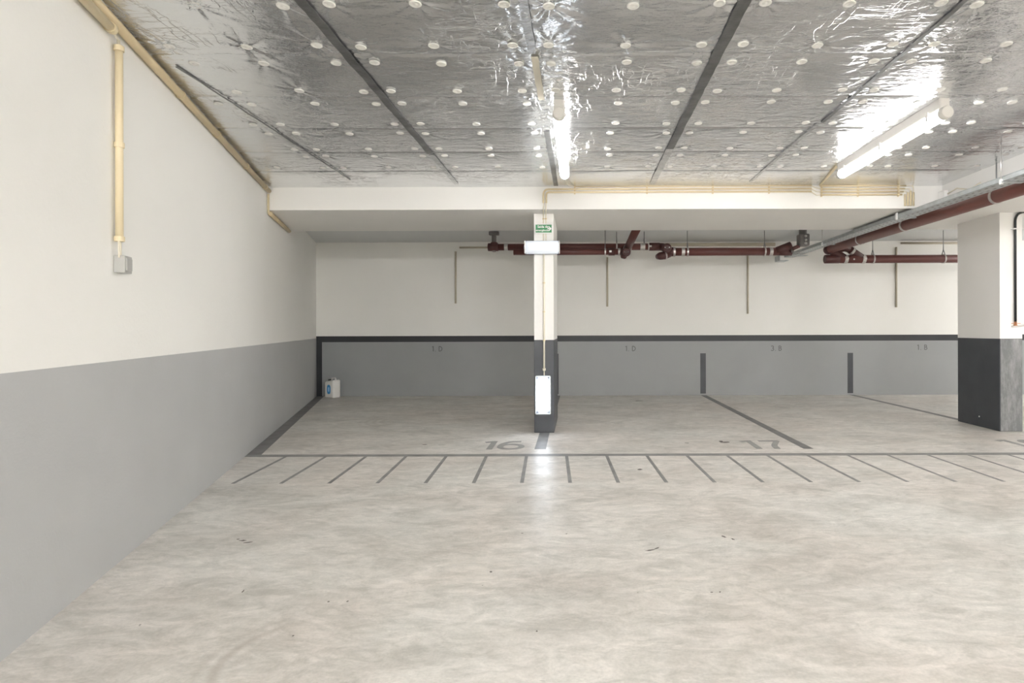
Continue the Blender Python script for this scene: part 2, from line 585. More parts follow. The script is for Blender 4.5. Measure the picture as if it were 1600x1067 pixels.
front = ceiling_patch(-3.45, X_SIDE + 0.01, 2.10, D_BEAM0 + 0.005, 0.0115, Z_CEIL)
near = ceiling_patch(-2.3, X_SIDE + 0.01, Y_REAR - 0.02, 2.11, 0.25, Z_CEIL, False)
side = ceiling_patch(X_SIDE, X_RIGHT, Y_REAR - 0.02, D_BEAM0 + 0.01, 0.5, Z_CEIL, False)
ceiling = mesh_from('ceiling', [front, near, side], M['foil'])
tag(ceiling, 'silver foil faced insulation boards pinned up as a ceiling', None, kind='structure')
backc = ceiling_patch(-4.7, X_RIGHT, D_BEAM1 - 0.02, D_BACK + 0.02, 0.03, Z_CEIL2)
bc = mesh_from('ceiling', [backc], M['foil_back'])
tag(bc, 'dull foil insulation over the parking bays behind the beam', None, kind='structure')
# roof slab above keeps the room closed
MB().box((-5, Y_REAR - 0.2, 2.80), (X_RIGHT + 0.2, D_BACK + 0.2, 2.95)).build('ceiling_slab', M['white_beam'])['kind'] = 'structure'


# lengthwise joint tapes, parts of the ceiling
def joint_tape(x, y0, y1, w, m, label, wob=0.003):
    ys = np.arange(y0, y1 + 0.001, 0.06)
    b = MB()
    rr = random.Random(int(x * 1000) + int(y0 * 100))
    pts = [(x + rr.uniform(-wob, wob), float(y)) for y in ys]
    b.stroke(pts, w, lambda px, py, h: Vector((px, py, Z_CEIL - 0.0025 + 0.003 * 0 - h * 1.5 + 0.0015 * math.sin(py * 19 + x))), 0.003)
    o = b.build('joint_tape', m, ceiling)
    o['label'] = label


joint_tape(JX0 - JDX, 2.213, 5.002, 0.052, M['tape_dark'], 'dark strip along the second lengthwise joint')
joint_tape(JX0 - JDX, 5.002, 6.061, 0.045, M['tape_foil'], 'silver tape at the end of the second lengthwise joint')
joint_tape(JX0 + JDX, 2.213, 4.858, 0.060, M['tape_dark'], 'dark strip along the fourth lengthwise joint')
joint_tape(JX0 + JDX, 4.858, 6.061, 0.060, M['tape_foil'], 'silver tape at the end of the fourth lengthwise joint')
joint_tape(JX0, 2.213, 3.194, 0.045, M['tape_foil'], 'crumpled silver tape above the lamp line')
joint_tape(JX0 + 0.01, 3.213, 3.867, 0.040, M['tape_beige'], 'beige strip leading to the lamp')
joint_tape(JX0 + 0.012, 4.425, 6.118, 0.045, M['tape_dark'], 'dull strip beside the lamp')
joint_tape(JX0 - 2 * JDX - 0.01, 3.319, 5.868, 0.011, M['tape_dark'], 'thin dark gap along the joint by the wall')
joint_tape(JX0 + 2 * JDX, 2.213, 4.281, 0.024, M['tape_dark'], 'thin dark gap along the fifth joint')
joint_tape(JX0 + 2 * JDX - 0.02, 4.281, 5.964, 0.030, M['tape_foil'], 'silver tape along the fifth joint')

# ------------------------------------------------------------------ fixing discs
ORD = ['first', 'second', 'third', 'fourth', 'fifth', 'sixth']
proto = None
for (dx, dy, k, side_) in discs:
    j = 5 - k
    if k == 5:
        lab = 'white fixing disc in the row next to the beam'
        grp = 'fixing discs next to the beam'
    else:
        w_ = 'camera' if side_ == 'near' else 'beam'
        lab = f'white fixing disc, {w_} side of the {ORD[j]} foil joint from the beam'
        grp = f'fixing discs on the {w_} side of the {ORD[j]} cross joint from the beam'
    if proto is None:
        b = MB()
        b.profile((0, 0, 0.004), (0, 0, -1), [(0, 0.026), (0.004, 0.0295), (0.0065, 0.0295), (0.0085, 0.027), (0.0085, 0.0195), (0.0065, 0.018), (0.0065, 0.008), (0.008, 0.0065), (0.008, 0.001)], 22)
        proto = b.build('fixing_disc', M['disc'])
        o = proto
    else:
        o = proto.copy()
        COL.objects.link(o)
    o.location = (dx, dy, Z_CEIL + 0.0005)
    tag(o, lab, 'fixing disc', grp)

# ------------------------------------------------------------------ beams
xb0 = xl(D_BEAM0) - 0.05
b = MB().slab([(xl(D_BEAM0) - 0.03, D_BEAM0), (X_RIGHT, D_BEAM0), (X_RIGHT, D_BEAM1), (xl(D_BEAM1) - 0.03, D_BEAM1)], Z_BEAM, 2.82)
tag(b.build('ceiling_beam', M['white_beam']), 'wide white painted concrete beam crossing the garage', None, kind='structure')
b = MB().box((X_SIDE, Y_REAR, Z_BEAM - 0.002), (6.2, D_BEAM0 + 0.01, 2.82))
tag(b.build('ceiling_beam', M['white_beam']), 'white painted beam running towards the camera above the tray', None, kind='structure')


# ------------------------------------------------------------------ pillars
def pillar(x0, x1, y0, y1, label, bev, zt=1.03):
    r = empty('concrete_pillar', ((x0 + x1) / 2, (y0 + y1) / 2, 0), label, 'pillar')
    MB().box((x0, y0, zt), (x1, y1, Z_BEAM + 0.01), 0, 1).build('shaft', M['white_beam'], r)['label'] = 'white painted upper shaft'
    MB().box((x0 - 0.002, y0 - 0.002, 0.0), (x1 + 0.002, y1 + 0.002, zt), bev, 2).build('painted_base', M['dark_paint'], r)['label'] = 'dark grey painted base'
    return r


COLX0, COLX1 = P(835, 600, D_COL).x, P(865.5, 600, D_COL).x
pillar(COLX0, COLX1, D_COL, 7.42, 'slim white pillar with dark base carrying two lit lamps and the exit sign', 0.004)
PX0, PX1 = P(1562.5, 600, D_COL).x, P(1597.5, 600, D_COL).x
big = pillar(PX0, PX1, D_COL, 7.10, 'wide white pillar with dark scuffed base and black conduit', 0.006)
# scuffed grey wear on the front of the big pillar base
wear = bpy.data.materials.new('scuffed_anthracite')
wear.use_nodes = True
nt = wear.node_tree
bs = nt.nodes['Principled BSDF']
bs.inputs['Roughness'].default_value = 0.5
tc = nt.nodes.new('ShaderNodeTexCoord')
nn = nt.nodes.new('ShaderNodeTexNoise')
nn.inputs['Scale'].default_value = 9
nn.inputs['Detail'].default_value = 8
nn.inputs['Roughness'].default_value = 0.75
mp = nt.nodes.new('ShaderNodeMapping')
mp.inputs['Scale'].default_value = (1.2, 1.0, 0.35)
nt.links.new(tc.outputs['Object'], mp.inputs['Vector'])
nt.links.new(mp.outputs['Vector'], nn.inputs['Vector'])
rp = nt.nodes.new('ShaderNodeValToRGB')
rp.color_ramp.elements[0].position = 0.45
rp.color_ramp.elements[0].color = (0.15, 0.153, 0.158, 1)
rp.color_ramp.elements[1].position = 0.72
rp.color_ramp.elements[1].color = (0.33, 0.33, 0.33, 1)
nt.links.new(nn.outputs['Fac'], rp.inputs['Fac'])
nt.links.new(rp.outputs['Color'], bs.inputs['Base Color'])
MB().box((PX0 + 0.006, D_COL - 0.0035, 0.004), (PX1 - 0.004, D_COL - 0.002, 1.026)).build('scuffed_face', wear, big)['label'] = 'scuffed grey front face of the base'
x_ = P(1523, 650, 6.75)
MB().profile((PX0 - 0.002, 6.72, x_.z), (-1, 0, 0), [(0, 0.008), (0.003, 0.008), (0.004, 0.005)], 10).build('paint_chip', M['white_plastic'], big)['label'] = 'small white chip'

# ------------------------------------------------------------------ painted markings (parts of the floor and wall)
ZP = 0.0012


def fmap(x, y, h):
    return Vector((x, y, 0.0002 + h * 0.5))


def wmap(x, z, h):
    return Vector((x, D_BACK - 0.0015 - h * 0.5, z))


def fpoly(name, poly, label=None, m='line_paint', z=ZP):
    o = MB().slab(poly, 0.0001, z).build(name, M[m], floor)
    if label:
        o['label'] = label
    return o


yl0, yl1 = 5.215, 5.305
fpoly('aisle_line', [(xl(yl0) + 0.002, yl0), (X_RIGHT - 0.5, yl0), (X_RIGHT - 0.5, yl1), (xl(yl1) + 0.002, yl1)], 'long dark grey line along the mouths of the bays')
fpoly('bay_line', [(xl(yl1) + 0.002, yl1), (xl(yl1) + 0.135, yl1), (xl(D_BACK) + 0.135, D_BACK - 0.01), (xl(D_BACK) + 0.002, D_BACK - 0.01)], 'dark bay line along the foot of the side wall', 'bay_paint')
fpoly('bay_line', [(-0.432, 5.52), (-0.322, 5.52), (-0.332, D_COL - 0.004), (-0.442, D_COL - 0.004)], 'short dark bay line in front of the slim pillar', 'bay_paint')
fpoly('bay_line', [(-0.435, 7.51), (-0.330, 7.51), (-0.330, D_BACK - 0.01), (-0.435, D_BACK - 0.01)], 'dark bay line behind the slim pillar', 'bay_paint')
fpoly('bay_line', [(2.142, 5.505), (2.236, 5.505), (2.192, D_BACK - 0.01), (2.096, D_BACK - 0.01)], 'dark bay line beside number 17', 'bay_paint')
fpoly('bay_line', [(4.72, 7.11), (4.81, 7.11), (4.745, D_BACK - 0.01), (4.66, D_BACK - 0.01)], 'thin dark bay line running to the wide pillar', 'bay_paint')
for k in range(20):
    xt, xbm = -2.663 + 0.3637 * k, -2.597 + 0.3608 * k
    fpoly('tick_line', [(xbm - 0.014, 4.31), (xbm + 0.014, 4.31), (xt + 0.014, 5.216), (xt - 0.014, 5.216)])


def arc(cx, cy, rx, ry, a0, a1, n=18):
    return [(cx + rx * math.cos(math.radians(a0 + (a1 - a0) * i / n)), cy + ry * math.sin(math.radians(a0 + (a1 - a0) * i / n))) for i in range(n + 1)]


def smooth(pts, n=3):
    for _ in range(n):
        q = [pts[0]]
        for a, c in zip(pts[:-1], pts[1:]):
            q += [(a[0] * .75 + c[0] * .25, a[1] * .75 + c[1] * .25), (a[0] * .25 + c[0] * .75, a[1] * .25 + c[1] * .75)]
        pts = q + [pts[-1]]
    return pts


def glyph(ch):
    """strokes of a character in a box one high; (x, y) with its advance"""
    if ch == '1':
        return [[(0.0, 0.86), (0.25, 0.965)], [(0.22, 1.0), (0.22, 0.0)]]
    if ch == '6':
        return [smooth([(0.50, 0.95), (0.22, 0.95), (0.04, 0.55), (0.07, 0.28)], 3), arc(0.31, 0.32, 0.26, 0.275, 0, 360, 32)]
    if ch == '7':
        return [[(0.0, 0.95), (0.56, 0.95)], smooth([(0.52, 0.97), (0.42, 0.75), (0.22, 0.35), (0.19, 0.0)], 3)]
    if ch == '8':
        return [arc(0.28, 0.26, 0.24, 0.22, 0, 360, 28), arc(0.28, 0.72, 0.20, 0.22, 0, 360, 28)]
    if ch == 'D':
        return [[(0.05, 0.0), (0.05, 1.0)], [(0.05, 0.95)] + arc(0.15, 0.5, 0.47, 0.45, 90, -90, 16) + [(0.05, 0.05)]]
    if ch == 'B':
        return [[(0.05, 0.0), (0.05, 1.0)], [(0.05, 0.95)] + arc(0.2, 0.745, 0.25, 0.205, 90, -90, 12) + [(0.05, 0.54)], [(0.05, 0.54)] + arc(0.2, 0.295, 0.32, 0.245, 90, -90, 12) + [(0.05, 0.05)]]
    if ch == '3':
        return [arc(0.2, 0.735, 0.24, 0.215, 150, -90, 14), arc(0.2, 0.28, 0.27, 0.235, 90, -150, 14)]
    if ch == '.':
        return [[(0.0, 0.05), (0.1, 0.05)]]
    return []


def number(chars, y0, h, w, label):
    b = MB()
    for ch, x, s in chars:
        for i, st in enumerate(glyph(ch)):
            b.stroke([(x + p[0] * h * s, y0 + p[1] * h) for p in st], w, fmap, 0.0022 + 0.0012 * i)
    o = b.build('bay_number', M['number_paint'], floor)
    o['label'] = label


number([('1', -0.955, 1.0), ('6', -0.80, 1.02)], 5.51, 0.40, 0.058, 'painted bay number 16')
number([('1', 1.635, 1.0), ('7', 1.825, 0.92)], 5.51, 0.40, 0.058, 'painted bay number 17')
number([('1', 4.245, 1.0), ('8', 4.43, 1.0)], 5.51, 0.40, 0.058, 'painted bay number 18 cut off by the edge')


def wall_letters(chars, u, v, label):
    p = P(u, v, D_BACK)
    h = 0.088
    b = MB()
    for ch, dx in chars:
        for i, st in enumerate(glyph(ch)):
            b.stroke([(p.x + dx + q[0] * h, p.z + (q[1] - 0.5) * h) for q in st], 0.014, wmap, 0.003 + 0.001 * i)
    b.build('bay_lettering', M['letter_paint'], wall_back)['label'] = label


wall_letters([('1', -0.085), ('.', -0.035), ('D', 0.03)], 683, 545, 'painted letters 1.D left of the slim pillar')
wall_letters([('1', -0.085), ('.', -0.035), ('D', 0.03)], 985, 544.5, 'painted letters 1.D right of the slim pillar')
wall_letters([('3', -0.088), ('.', -0.02), ('B', 0.04)], 1213, 544, 'painted letters 3.B')
wall_letters([('1', -0.085), ('.', -0.03), ('B', 0.035)], 1441, 542.5, 'painted letters 1.B')


# dark marks and specks on the concrete
def blot(u, v, w, l, rot, seed, m='speck'):
    d = F * CAMH / (v - PV)
    p = P(u, v, d)
    rr = random.Random(seed)
    poly = []
    n = 11
    for i in range(n):
        a = 2 * PI * i / n
        k = rr.uniform(0.55, 1.15)
        x, y = w / 2 * k * math.cos(a), l / 2 * k * math.sin(a)
        poly.append((p.x + x * math.cos(rot) - y * math.sin(rot), p.y + x * math.sin(rot) + y * math.cos(rot)))
    fpoly('floor_stain', poly, 'small dark mark on the concrete', m, 0.0009)


for i, a in enumerate([(1132, 691.5, 0.10, 0.07, 0.2), (1127, 690.5, 0.05, 0.10, 0.1), (1073, 692.5, 0.045, 0.03, 0), (998, 626.5, 0.17, 0.06, 0.1), (1000, 733.5, 0.05, 0.05, 0.3),
                       (1016, 860, 0.055, 0.012, 0.4), (1026, 857, 0.04, 0.012, 0.7), (1131, 839, 0.02, 0.045, 0.5), (1145, 843, 0.014, 0.03, 0.6), (380, 843, 0.045, 0.02, 0.1), (388, 846, 0.05, 0.016, 0.3),
                       (372, 841, 0.02, 0.012, 0), (458, 992, 0.008, 0.010, 0), (513, 939, 0.012, 0.010, 0), (543, 938.5, 0.010, 0.012, 0), (380, 922, 0.007, 0.03, 0.2), (816, 833, 0.016, 0.01, 0),
                       (885, 834, 0.01, 0.008, 0), (767, 893, 0.014, 0.02, 0.5), (1112, 926, 0.012, 0.01, 0), (1125, 925.5, 0.009, 0.01, 0), (839, 986, 0.008, 0.012, 0.4), (1271, 616.5, 0.14, 0.05, 0), (663, 694, 0.05, 0.03, 0)]):
    blot(*a, seed=i)


# ================================================================== lamps
def tube_fixture(loc, label, length=1.57, grp=None):
    r = empty('tube_light', loc, label, 'lamp', grp)
    x, y, z = loc
    zc = z - 0.098
    R = 0.041
    # housing fixed to the ceiling
    MB().box((x - 0.036, y + 0.03, z - 0.075), (x + 0.036, y + length - 0.03, z + 0.012), 0.012).build('housing', M['lamp_body'], r)
    MB().tube([(x, y + 0.02, zc), (x, y + length - 0.02, zc)], R, 24).build('diffuser', M['tube'], r)
    for yy, s in ((y, 1), (y + length, -1)):
        MB().profile((x, yy, zc), (0, s, 0), [(0, 0.034), (0.004, 0.041), (0.04, 0.044), (0.045, 0.042), (0.046, 0.030)], 28).build('end_cap', M['lamp_body'], r)
    for yy in (y + 0.16, y + 0.16 + (length - 0.32) / 2, y + length - 0.16):
        MB().box((x - 0.046, yy - 0.012, zc - 0.012), (x - 0.041, yy + 0.012, zc + 0.05), 0.002).build('catch', M['steel'], r)
        MB().box((x + 0.041, yy - 0.012, zc - 0.012), (x + 0.046, yy + 0.012, zc + 0.05), 0.002).build('catch', M['steel'], r)
    return r


t1 = tube_fixture((-0.130, 3.79, Z_CEIL), 'lit tube lamp on the foil ceiling above the slim pillar')
t2 = tube_fixture((2.43, 3.79, Z_CEIL), 'lit tube lamp on the foil ceiling beside the white side beam')
fill_tube = [c for c in t1.children if c.name.startswith('diffuser')][0].data.copy()
fill_tube.materials[0] = M['tube_fill']
fill_tube_mid = fill_tube.copy()
fill_tube_mid.materials[0] = M['tube_fill_mid']
for i, (x, y, rz, lab) in enumerate([(1.97, -4.6, 90, 'added fill tube lamp behind the camera, crosswise near the side wall'), (3.75, -4.6, 90, 'added fill tube lamp behind the camera, crosswise beside the side beam'),
                                     (-0.13, -1.2, 0, 'unseen fill tube lamp behind the camera in line with the central lamp'), (2.43, -2.3, 0, 'unseen fill tube lamp behind the camera in line with the side lamp'),
                                     (7.4, 3.0, 0, 'added fill tube lamp beyond the side beam'), (8.2, -3.6, 90, 'added fill tube lamp beyond the side beam behind the camera'),
                                     (8.8, 7.75, 0, 'unseen tube lamp over the bays past the wide pillar')]):
    c = copy_tree(t1)  # unseen lamps put in to brighten the room, some boosted above the visible ones
    c.location = (x, y, Z_CEIL if y < D_BEAM0 else Z_CEIL2)
    c.rotation_euler = (0, 0, math.radians(rz))
    c['label'] = lab
    for ch in c.children:
        if ch.name.startswith('diffuser') and (rz == 90 or x > 6):
            ch.data = fill_tube if rz == 90 else fill_tube_mid

CX = (COLX0 + COLX1) / 2


def bulkhead(name, c, w, h, mdiff, label, cage, depth=0.085):
    """c: centre on the pillar face; w along x, h along z"""
    r = empty(name, c, label, 'lamp')
    x, y, z = c
    MB().box((x - w / 2, y - 0.028, z - h / 2), (x + w / 2, y, z + h / 2), 0.010).build('backplate', M['lamp_back'], r)
    # curved lens
    bm = MB()
    t = bmesh.new()
    n = 14
    long_z = h > w
    W, Lh = (w, h) if long_z else (h, w)
    W *= 0.96 if not cage else 0.66
    Lh *= 0.95 if not cage else 0.89
    m_ = 9
    grid = []
    for i in range(n + 1):
        row = []
        for j in range(m_ + 1):
            a = -1 + 2 * i / n
            q = -1 + 2 * j / m_
            prot = depth * (1 - abs(a) ** 3.2) ** 0.5 * (1 - 0.45 * abs(q) ** 5)
            shrink = 1 - 0.06 * (1 - (1 - abs(a) ** 4))
            s_, l_ = a * W / 2, q * Lh / 2 * (1 - 0.05 * abs(a) ** 3)
            px, pz = (s_, l_) if long_z else (l_, s_)
            row.append(t.verts.new((x + px, y - 0.024 - prot, z + pz)))
        grid.append(row)
    for i in range(n):
        for j in range(m_):
            f = t.faces.new((grid[i][j], grid[i + 1][j], grid[i + 1][j + 1], grid[i][j + 1]))
            f.smooth = True
    # close the sides back to the plate
    edge = [grid[0][j] for j in range(m_ + 1)] + [grid[i][m_] for i in range(1, n + 1)] + [grid[n][j] for j in range(m_ - 1, -1, -1)] + [grid[i][0] for i in range(n - 1, 0, -1)]
    bk = [t.verts.new((v.co.x, y - 0.02, v.co.z)) for v in edge]
    for i in range(len(edge)):
        k = (i + 1) % len(edge)
        t.faces.new((edge[i], edge[k], bk[k], bk[i]))
    bm._join(t)
    bm.build('lens', mdiff, r)
    if cage:
        b = MB()
        fw = 0.013
        for s in (-1, 1):
            b.box((x + s * w / 2 - fw / 2, y - 0.055, z - h / 2), (x + s * w / 2 + fw / 2, y - 0.030, z + h / 2), 0.003)
            b.box((x - w / 2, y - 0.055, z + s * h / 2 - fw / 2), (x + w / 2, y - 0.030, z + s * h / 2 + fw / 2), 0.003)
        b.build('guard_frame', M['galv'], r)
        for s in (-1, 1):
            for k in range(2):
                MB().profile((x + (k * 2 - 1) * w * 0.36, y - 0.028, z + s * h * 0.455), (0, -1, 0), [(0, 0.009), (0.006, 0.009), (0.008, 0.005)], 10).build('screw', M['dark_iron'], r)
    else:
        for s in (-1, 1):
            MB().box((x + s * (w / 2 - 0.004) - 0.006, y - 0.075, z - h * 0.46), (x + s * (w / 2 - 0.004) + 0.006, y - 0.02, z + h * 0.46), 0.004).build('end_cheek', M['white_plastic'], r)
        MB().box((x - w / 2 - 0.012, y - 0.05, z - 0.018), (x - w / 2 + 0.002, y - 0.015, z + 0.018), 0.004).build('latch', M['lamp_back'], r)
    return r


YF = D_COL - 0.0005
pc = P(847, 386, 6.34)
bulkhead('bulkhead_lamp', (pc.x, YF, pc.z), 0.385, 0.150, M['bulk'], 'lit oblong bulkhead lamp lying across the slim pillar under the exit sign', False)
pc = P(848.5, 617, 6.35)
bulkhead('bulkhead_lamp', (pc.x, YF - 0.0015, pc.z), 0.160, 0.415, M['bulk2'], 'brightly lit upright caged lamp low on the dark pillar base', True)


# ================================================================== exit sign
def text_part(body, size, loc, m, parent, name):
    cu = bpy.data.curves.new(name, 'FONT')
    cu.body = body
    cu.size = size
    cu.align_x = 'LEFT'
    cu.offset = size * 0.018
    cu.extrude = 0.0004
    o = bpy.data.objects.new(name, cu)
    COL.objects.link(o)
    dg = bpy.context.evaluated_depsgraph_get()
    me = bpy.data.meshes.new_from_object(o.evaluated_get(dg))
    bpy.data.objects.remove(o)
    me.materials.clear()
    me.materials.append(m)
    q = bpy.data.objects.new(name, me)
    COL.objects.link(q)
    q.parent = parent
    q.rotation_euler = (PI / 2, 0, 0)
    q.location = Vector(loc) - parent.location
    return q


sg = P(849.5, 358, D_COL)
sign = empty('exit_sign', (sg.x, YF, sg.z), 'green and white emergency exit sign with arrow on the slim pillar', 'sign')
sw, sh = 0.195, 0.112
MB().box((sg.x - sw / 2, YF - 0.030, sg.z - sh / 2), (sg.x + sw / 2, YF - 0.026, sg.z + sh / 2), 0.001, 1).build('plate', M['white_plastic'], sign)
for s_ in (-1, 1):
    MB().box((sg.x + s_ * 0.065 - 0.015, YF - 0.026, sg.z - 0.03), (sg.x + s_ * 0.065 + 0.015, YF + 0.0, sg.z + 0.03), 0.002, 1).build('spacer', M['white_plastic'], sign)
MB().box((sg.x - sw / 2 + 0.010, YF - 0.0310, sg.z - sh / 2 + 0.013), (sg.x + sw / 2 - 0.008, YF - 0.0300, sg.z + sh / 2 - 0.012)).build('green_field', M['green'], sign)
text_part('Saída de', 0.036, (sg.x - 0.066, YF - 0.0316, sg.z + 0.010), M['white_plastic'], sign, 'lettering')
text_part('emergência', 0.030, (sg.x - 0.084, YF - 0.0316, sg.z - 0.027), M['white_plastic'], sign, 'lettering')
ab = MB()


def smap(x, z, h):
    return Vector((sg.x + x, YF - 0.0310 - h, sg.z + z))


ab.stroke([(0.044, 0.0), (0.076, 0.0)], 0.011, smap, 0.0008)
ab.stroke([(0.058, 0.024), (0.081, 0.001), (0.0815, 0.0), (0.081, -0.001), (0.058, -0.024)], 0.011, smap, 0.0008)
ab.build('arrow', M['white_plastic'], sign)


# ================================================================== beige conduits
def conduit(name, pts, r, m, label, cat='conduit', grp=None, clips=(), clip_axis=None, clip_m=None):
    root = None
    o = MB().tube(pts, r, 14).build(name, m, None, origin=pts[0])
    tag(o, label, cat, grp)
    for c in clips:
        b = MB()
        b.ring(c, clip_axis, r, 0.02, 0.005, 18)
        q = b.build('clip', clip_m or m, o, origin=c)
    return o


def bend(a, corner, c, r, n=6):
    """points round a corner with radius r"""
    a, corner, c = Vector(a), Vector(corner), Vector(c)
    d1, d2 = (a - corner).normalized(), (c - corner).normalized()
    p1, p2 = corner + d1 * r, corner + d2 * r
    return [a] + [(1 - t) ** 2 * p1 + 2 * t * (1 - t) * corner + t * t * p2 for t in [i / n for i in range(n + 1)]] + [c]


def WL(d, z, off):
    """a point off the left wall at distance d"""
    q = Vector((xl(d), d, z)) + WN * off
    return q


# along the wall under the ceiling
tr = MB().tube([WL(1.0, 2.632, 0.026), WL(6.14, 2.632, 0.026)], 0.023, 14).build('conduit', M['beige_dark'], None, origin=WL(1.0, 2.632, 0.026))
tag(tr, 'long beige conduit along the top of the side wall up to the beam', 'conduit')
for d in (3.62, 4.35, 5.2, 5.95):
    MB().ring(WL(d, 2.632, 0.026), WT, 0.023, 0.022, 0.005, 18).build('clip', M['beige_dark'], tr, origin=WL(d, 2.632, 0.026))
t2_ = MB().tube([WL(1.0, 2.584, 0.030), WL(2.745, 2.584, 0.030)], 0.021, 14).build('conduit', M['beige_pvc'], None, origin=WL(1.0, 2.584, 0.030))
tag(t2_, 'short fat beige conduit below the long one, ending above the drop', 'conduit')
MB().ring(WL(2.72, 2.584, 0.030), WT, 0.021, 0.024, 0.005, 18).build('clip', M['beige_pvc'], t2_, origin=WL(2.72, 2.584, 0.030))
# drop to the grey box
dV = 2.815
zt_, zb_ = P(187, 70, dV).z, P(187, 376, dV).z
dp = MB().tube([WL(dV, zt_, 0.024), WL(dV, zb_, 0.024)], 0.0165, 16).build('conduit', M['beige_pvc'], None, origin=WL(dV, zb_, 0.024))
tag(dp, 'upright beige conduit on the side wall above the grey box', 'conduit')
for vv in (75, 226, 373):
    c = WL(dV, P(187, vv, dV).z, 0.024)
    MB().ring(c, (0, 0, 1), 0.0165, 0.024, 0.005, 18).build('clip', M['beige_pvc'], dp, origin=c)
for k, off in ((0, -0.009), (1, 0.010)):
    q = [WL(2.735, 2.584, 0.030), WL(2.785 + off, 2.565, 0.028), WL(dV + off * 0.8, zt_ + 0.03, 0.022), WL(dV + off * 0.8, zt_ - 0.02, 0.022)]
    cb = MB().tube(q, 0.0045, 8).build('cable', M['cable'], None, origin=q[-1])
    tag(cb, ('pale cable leaving the fat conduit into the drop, camera side', 'pale cable leaving the fat conduit into the drop, beam side')[k], 'cable')
bxz = P(187, 412, dV).z
for k, off in ((0, -0.008), (1, 0.010)):
    q = [WL(dV + off, zb_ + 0.02, 0.024), WL(dV + off, bxz + 0.03, 0.026)]
    cb = MB().tube(q, 0.004, 8).build('cable', M['cable'], None, origin=q[-1])
    tag(cb, ('thin cable from the upright conduit into the grey box, camera side', 'thin cable from the upright conduit into the grey box, beam side')[k], 'cable')
RW = Matrix((WN, WT, Vector((0, 0, 1)))).transposed()
bc_ = WL(dV + 0.035, bxz, 0)
jb = empty('junction_box', bc_, 'small grey switch box on the white side wall', 'switch box')
MB().obox(bc_ + WN * 0.024, (0.048, 0.082, 0.084), RW, 0.004).build('body', M['grey_plastic'], jb)
MB().obox(bc_ + WN * 0.050, (0.006, 0.062, 0.060), RW, 0.002).build('rocker', M['grey_plastic'], jb)
# down the beam end and along its underside by the wall
q = [WL(6.14, 2.60, 0.02), WL(6.14, Z_BEAM - 0.03, 0.02)]
tag(MB().tube(q, 0.011, 12).build('conduit', M['beige_pvc'], None, origin=q[-1]), 'thin beige conduit down the end of the beam beside the wall', 'conduit')
q = [WL(6.19, Z_BEAM - 0.028, 0.026), WL(7.3, Z_BEAM - 0.028, 0.026)]
tag(MB().tube(q, 0.022, 12).build('conduit', M['beige_dark'], None, origin=q[0]), 'beige conduit under the beam along the side wall', 'conduit')

# on the face of the beam
YC = D_BEAM0 - 0.014
RC = 0.0098


def bz(v):
    return P(905, v, YC).z


def bx(u):
    return P(u, 300, YC).x


zl = [bz(291.0), bz(295.6), bz(300.2)]
names3 = ['top', 'middle', 'bottom']
xs_l = [bx(897), bx(858), bx(864)]
runs = []
for i in range(3):
    x_a = xs_l[i]
    pts = [(x_a, YC, zl[i]), (bx(1268), YC, zl[i])]
    if i > 0:
        xd = bx(849 if i == 1 else 853.5)
        pts = bend((xd, YC, bz(317)), (xd, YC, zl[i]), (bx(1268), YC, zl[i]), 0.06 if i == 1 else 0.035)
    o = MB().tube(pts, RC, 12).build('conduit', M['beige_pvc'], None, origin=pts[0])
    tag(o, f'long beige conduit on the beam face, {names3[i]} of three left of the side lamp', 'conduit', 'beige conduits on the beam face')
ords = ['top', 'second', 'third', 'bottom']
zr = [bz(291.5), bz(296.2), bz(300.8), bz(305.4)]
for i in range(4):
    pts = [(bx(1282), YC, zr[i]), (bx(1415.5 - 2.0 * i), YC, zr[i])]
    o = MB().tube(pts, RC, 12).build('conduit', M['beige_pvc'], None, origin=pts[0])
    tag(o, f'short beige conduit on the beam face below the side lamp, {ords[i]} of four', 'conduit', 'beige conduits on the beam face')
pls = ['first', 'second', 'third', 'fourth']
for i in range(4):
    x_ = bx(1414.2 + 4.4 * i)
    za = bz((305, 302, 300, 302)[i])
    pts = [(x_, YC, za), (x_, YC, bz(323))]
    o = MB().tube(pts, RC, 12).build('conduit', M['beige_pvc'], None, origin=pts[1])
    tag(o, f'upright beige conduit stub on the beam face above the tray, {pls[i]} from the lamp side', 'conduit', 'upright conduit stubs above the tray')
# cables crossing the gap under the side lamp
for i in range(3):
    a, c = Vector((bx(1264), YC, zl[i])), Vector((bx(1286), YC, zr[i + 1]))
    mid_ = (a + c) / 2 + Vector((0, -0.012, -0.012 - 0.006 * i))
    pts = [a, a + Vector((0.02, 0, 0)), mid_, c - Vector((0.02, 0, 0)), c]
    o = MB().tube(pts, 0.005, 8).build('cable', M['cable'], None, origin=a)
    tag(o, f'pale cable sagging across the conduit gap under the side lamp, {names3[i]} of three', 'cable', 'cables across the conduit gap')
# cables bridging the stubs
for i in range(4):
    a = Vector((bx(1415.5 - 2.0 * i), YC, zr[i]))
    xk = 3 - i
    c = Vector((bx(1414.2 + 4.4 * xk), YC, bz((305, 302, 300, 302)[xk])))
    pts = bend(a - Vector((0.03, 0, 0)), (c.x, YC, a.z), c - Vector((0, 0, 0.03)), 0.03)
    if abs(c.x - a.x) > 0.02 and a.z > c.z + 0.005:
        o = MB().tube(pts, 0.0055, 8).build('cable', M['cable'], None, origin=a)
        tag(o, f'pale cable bending down out of the {ords[i]} short conduit above the tray', 'cable')


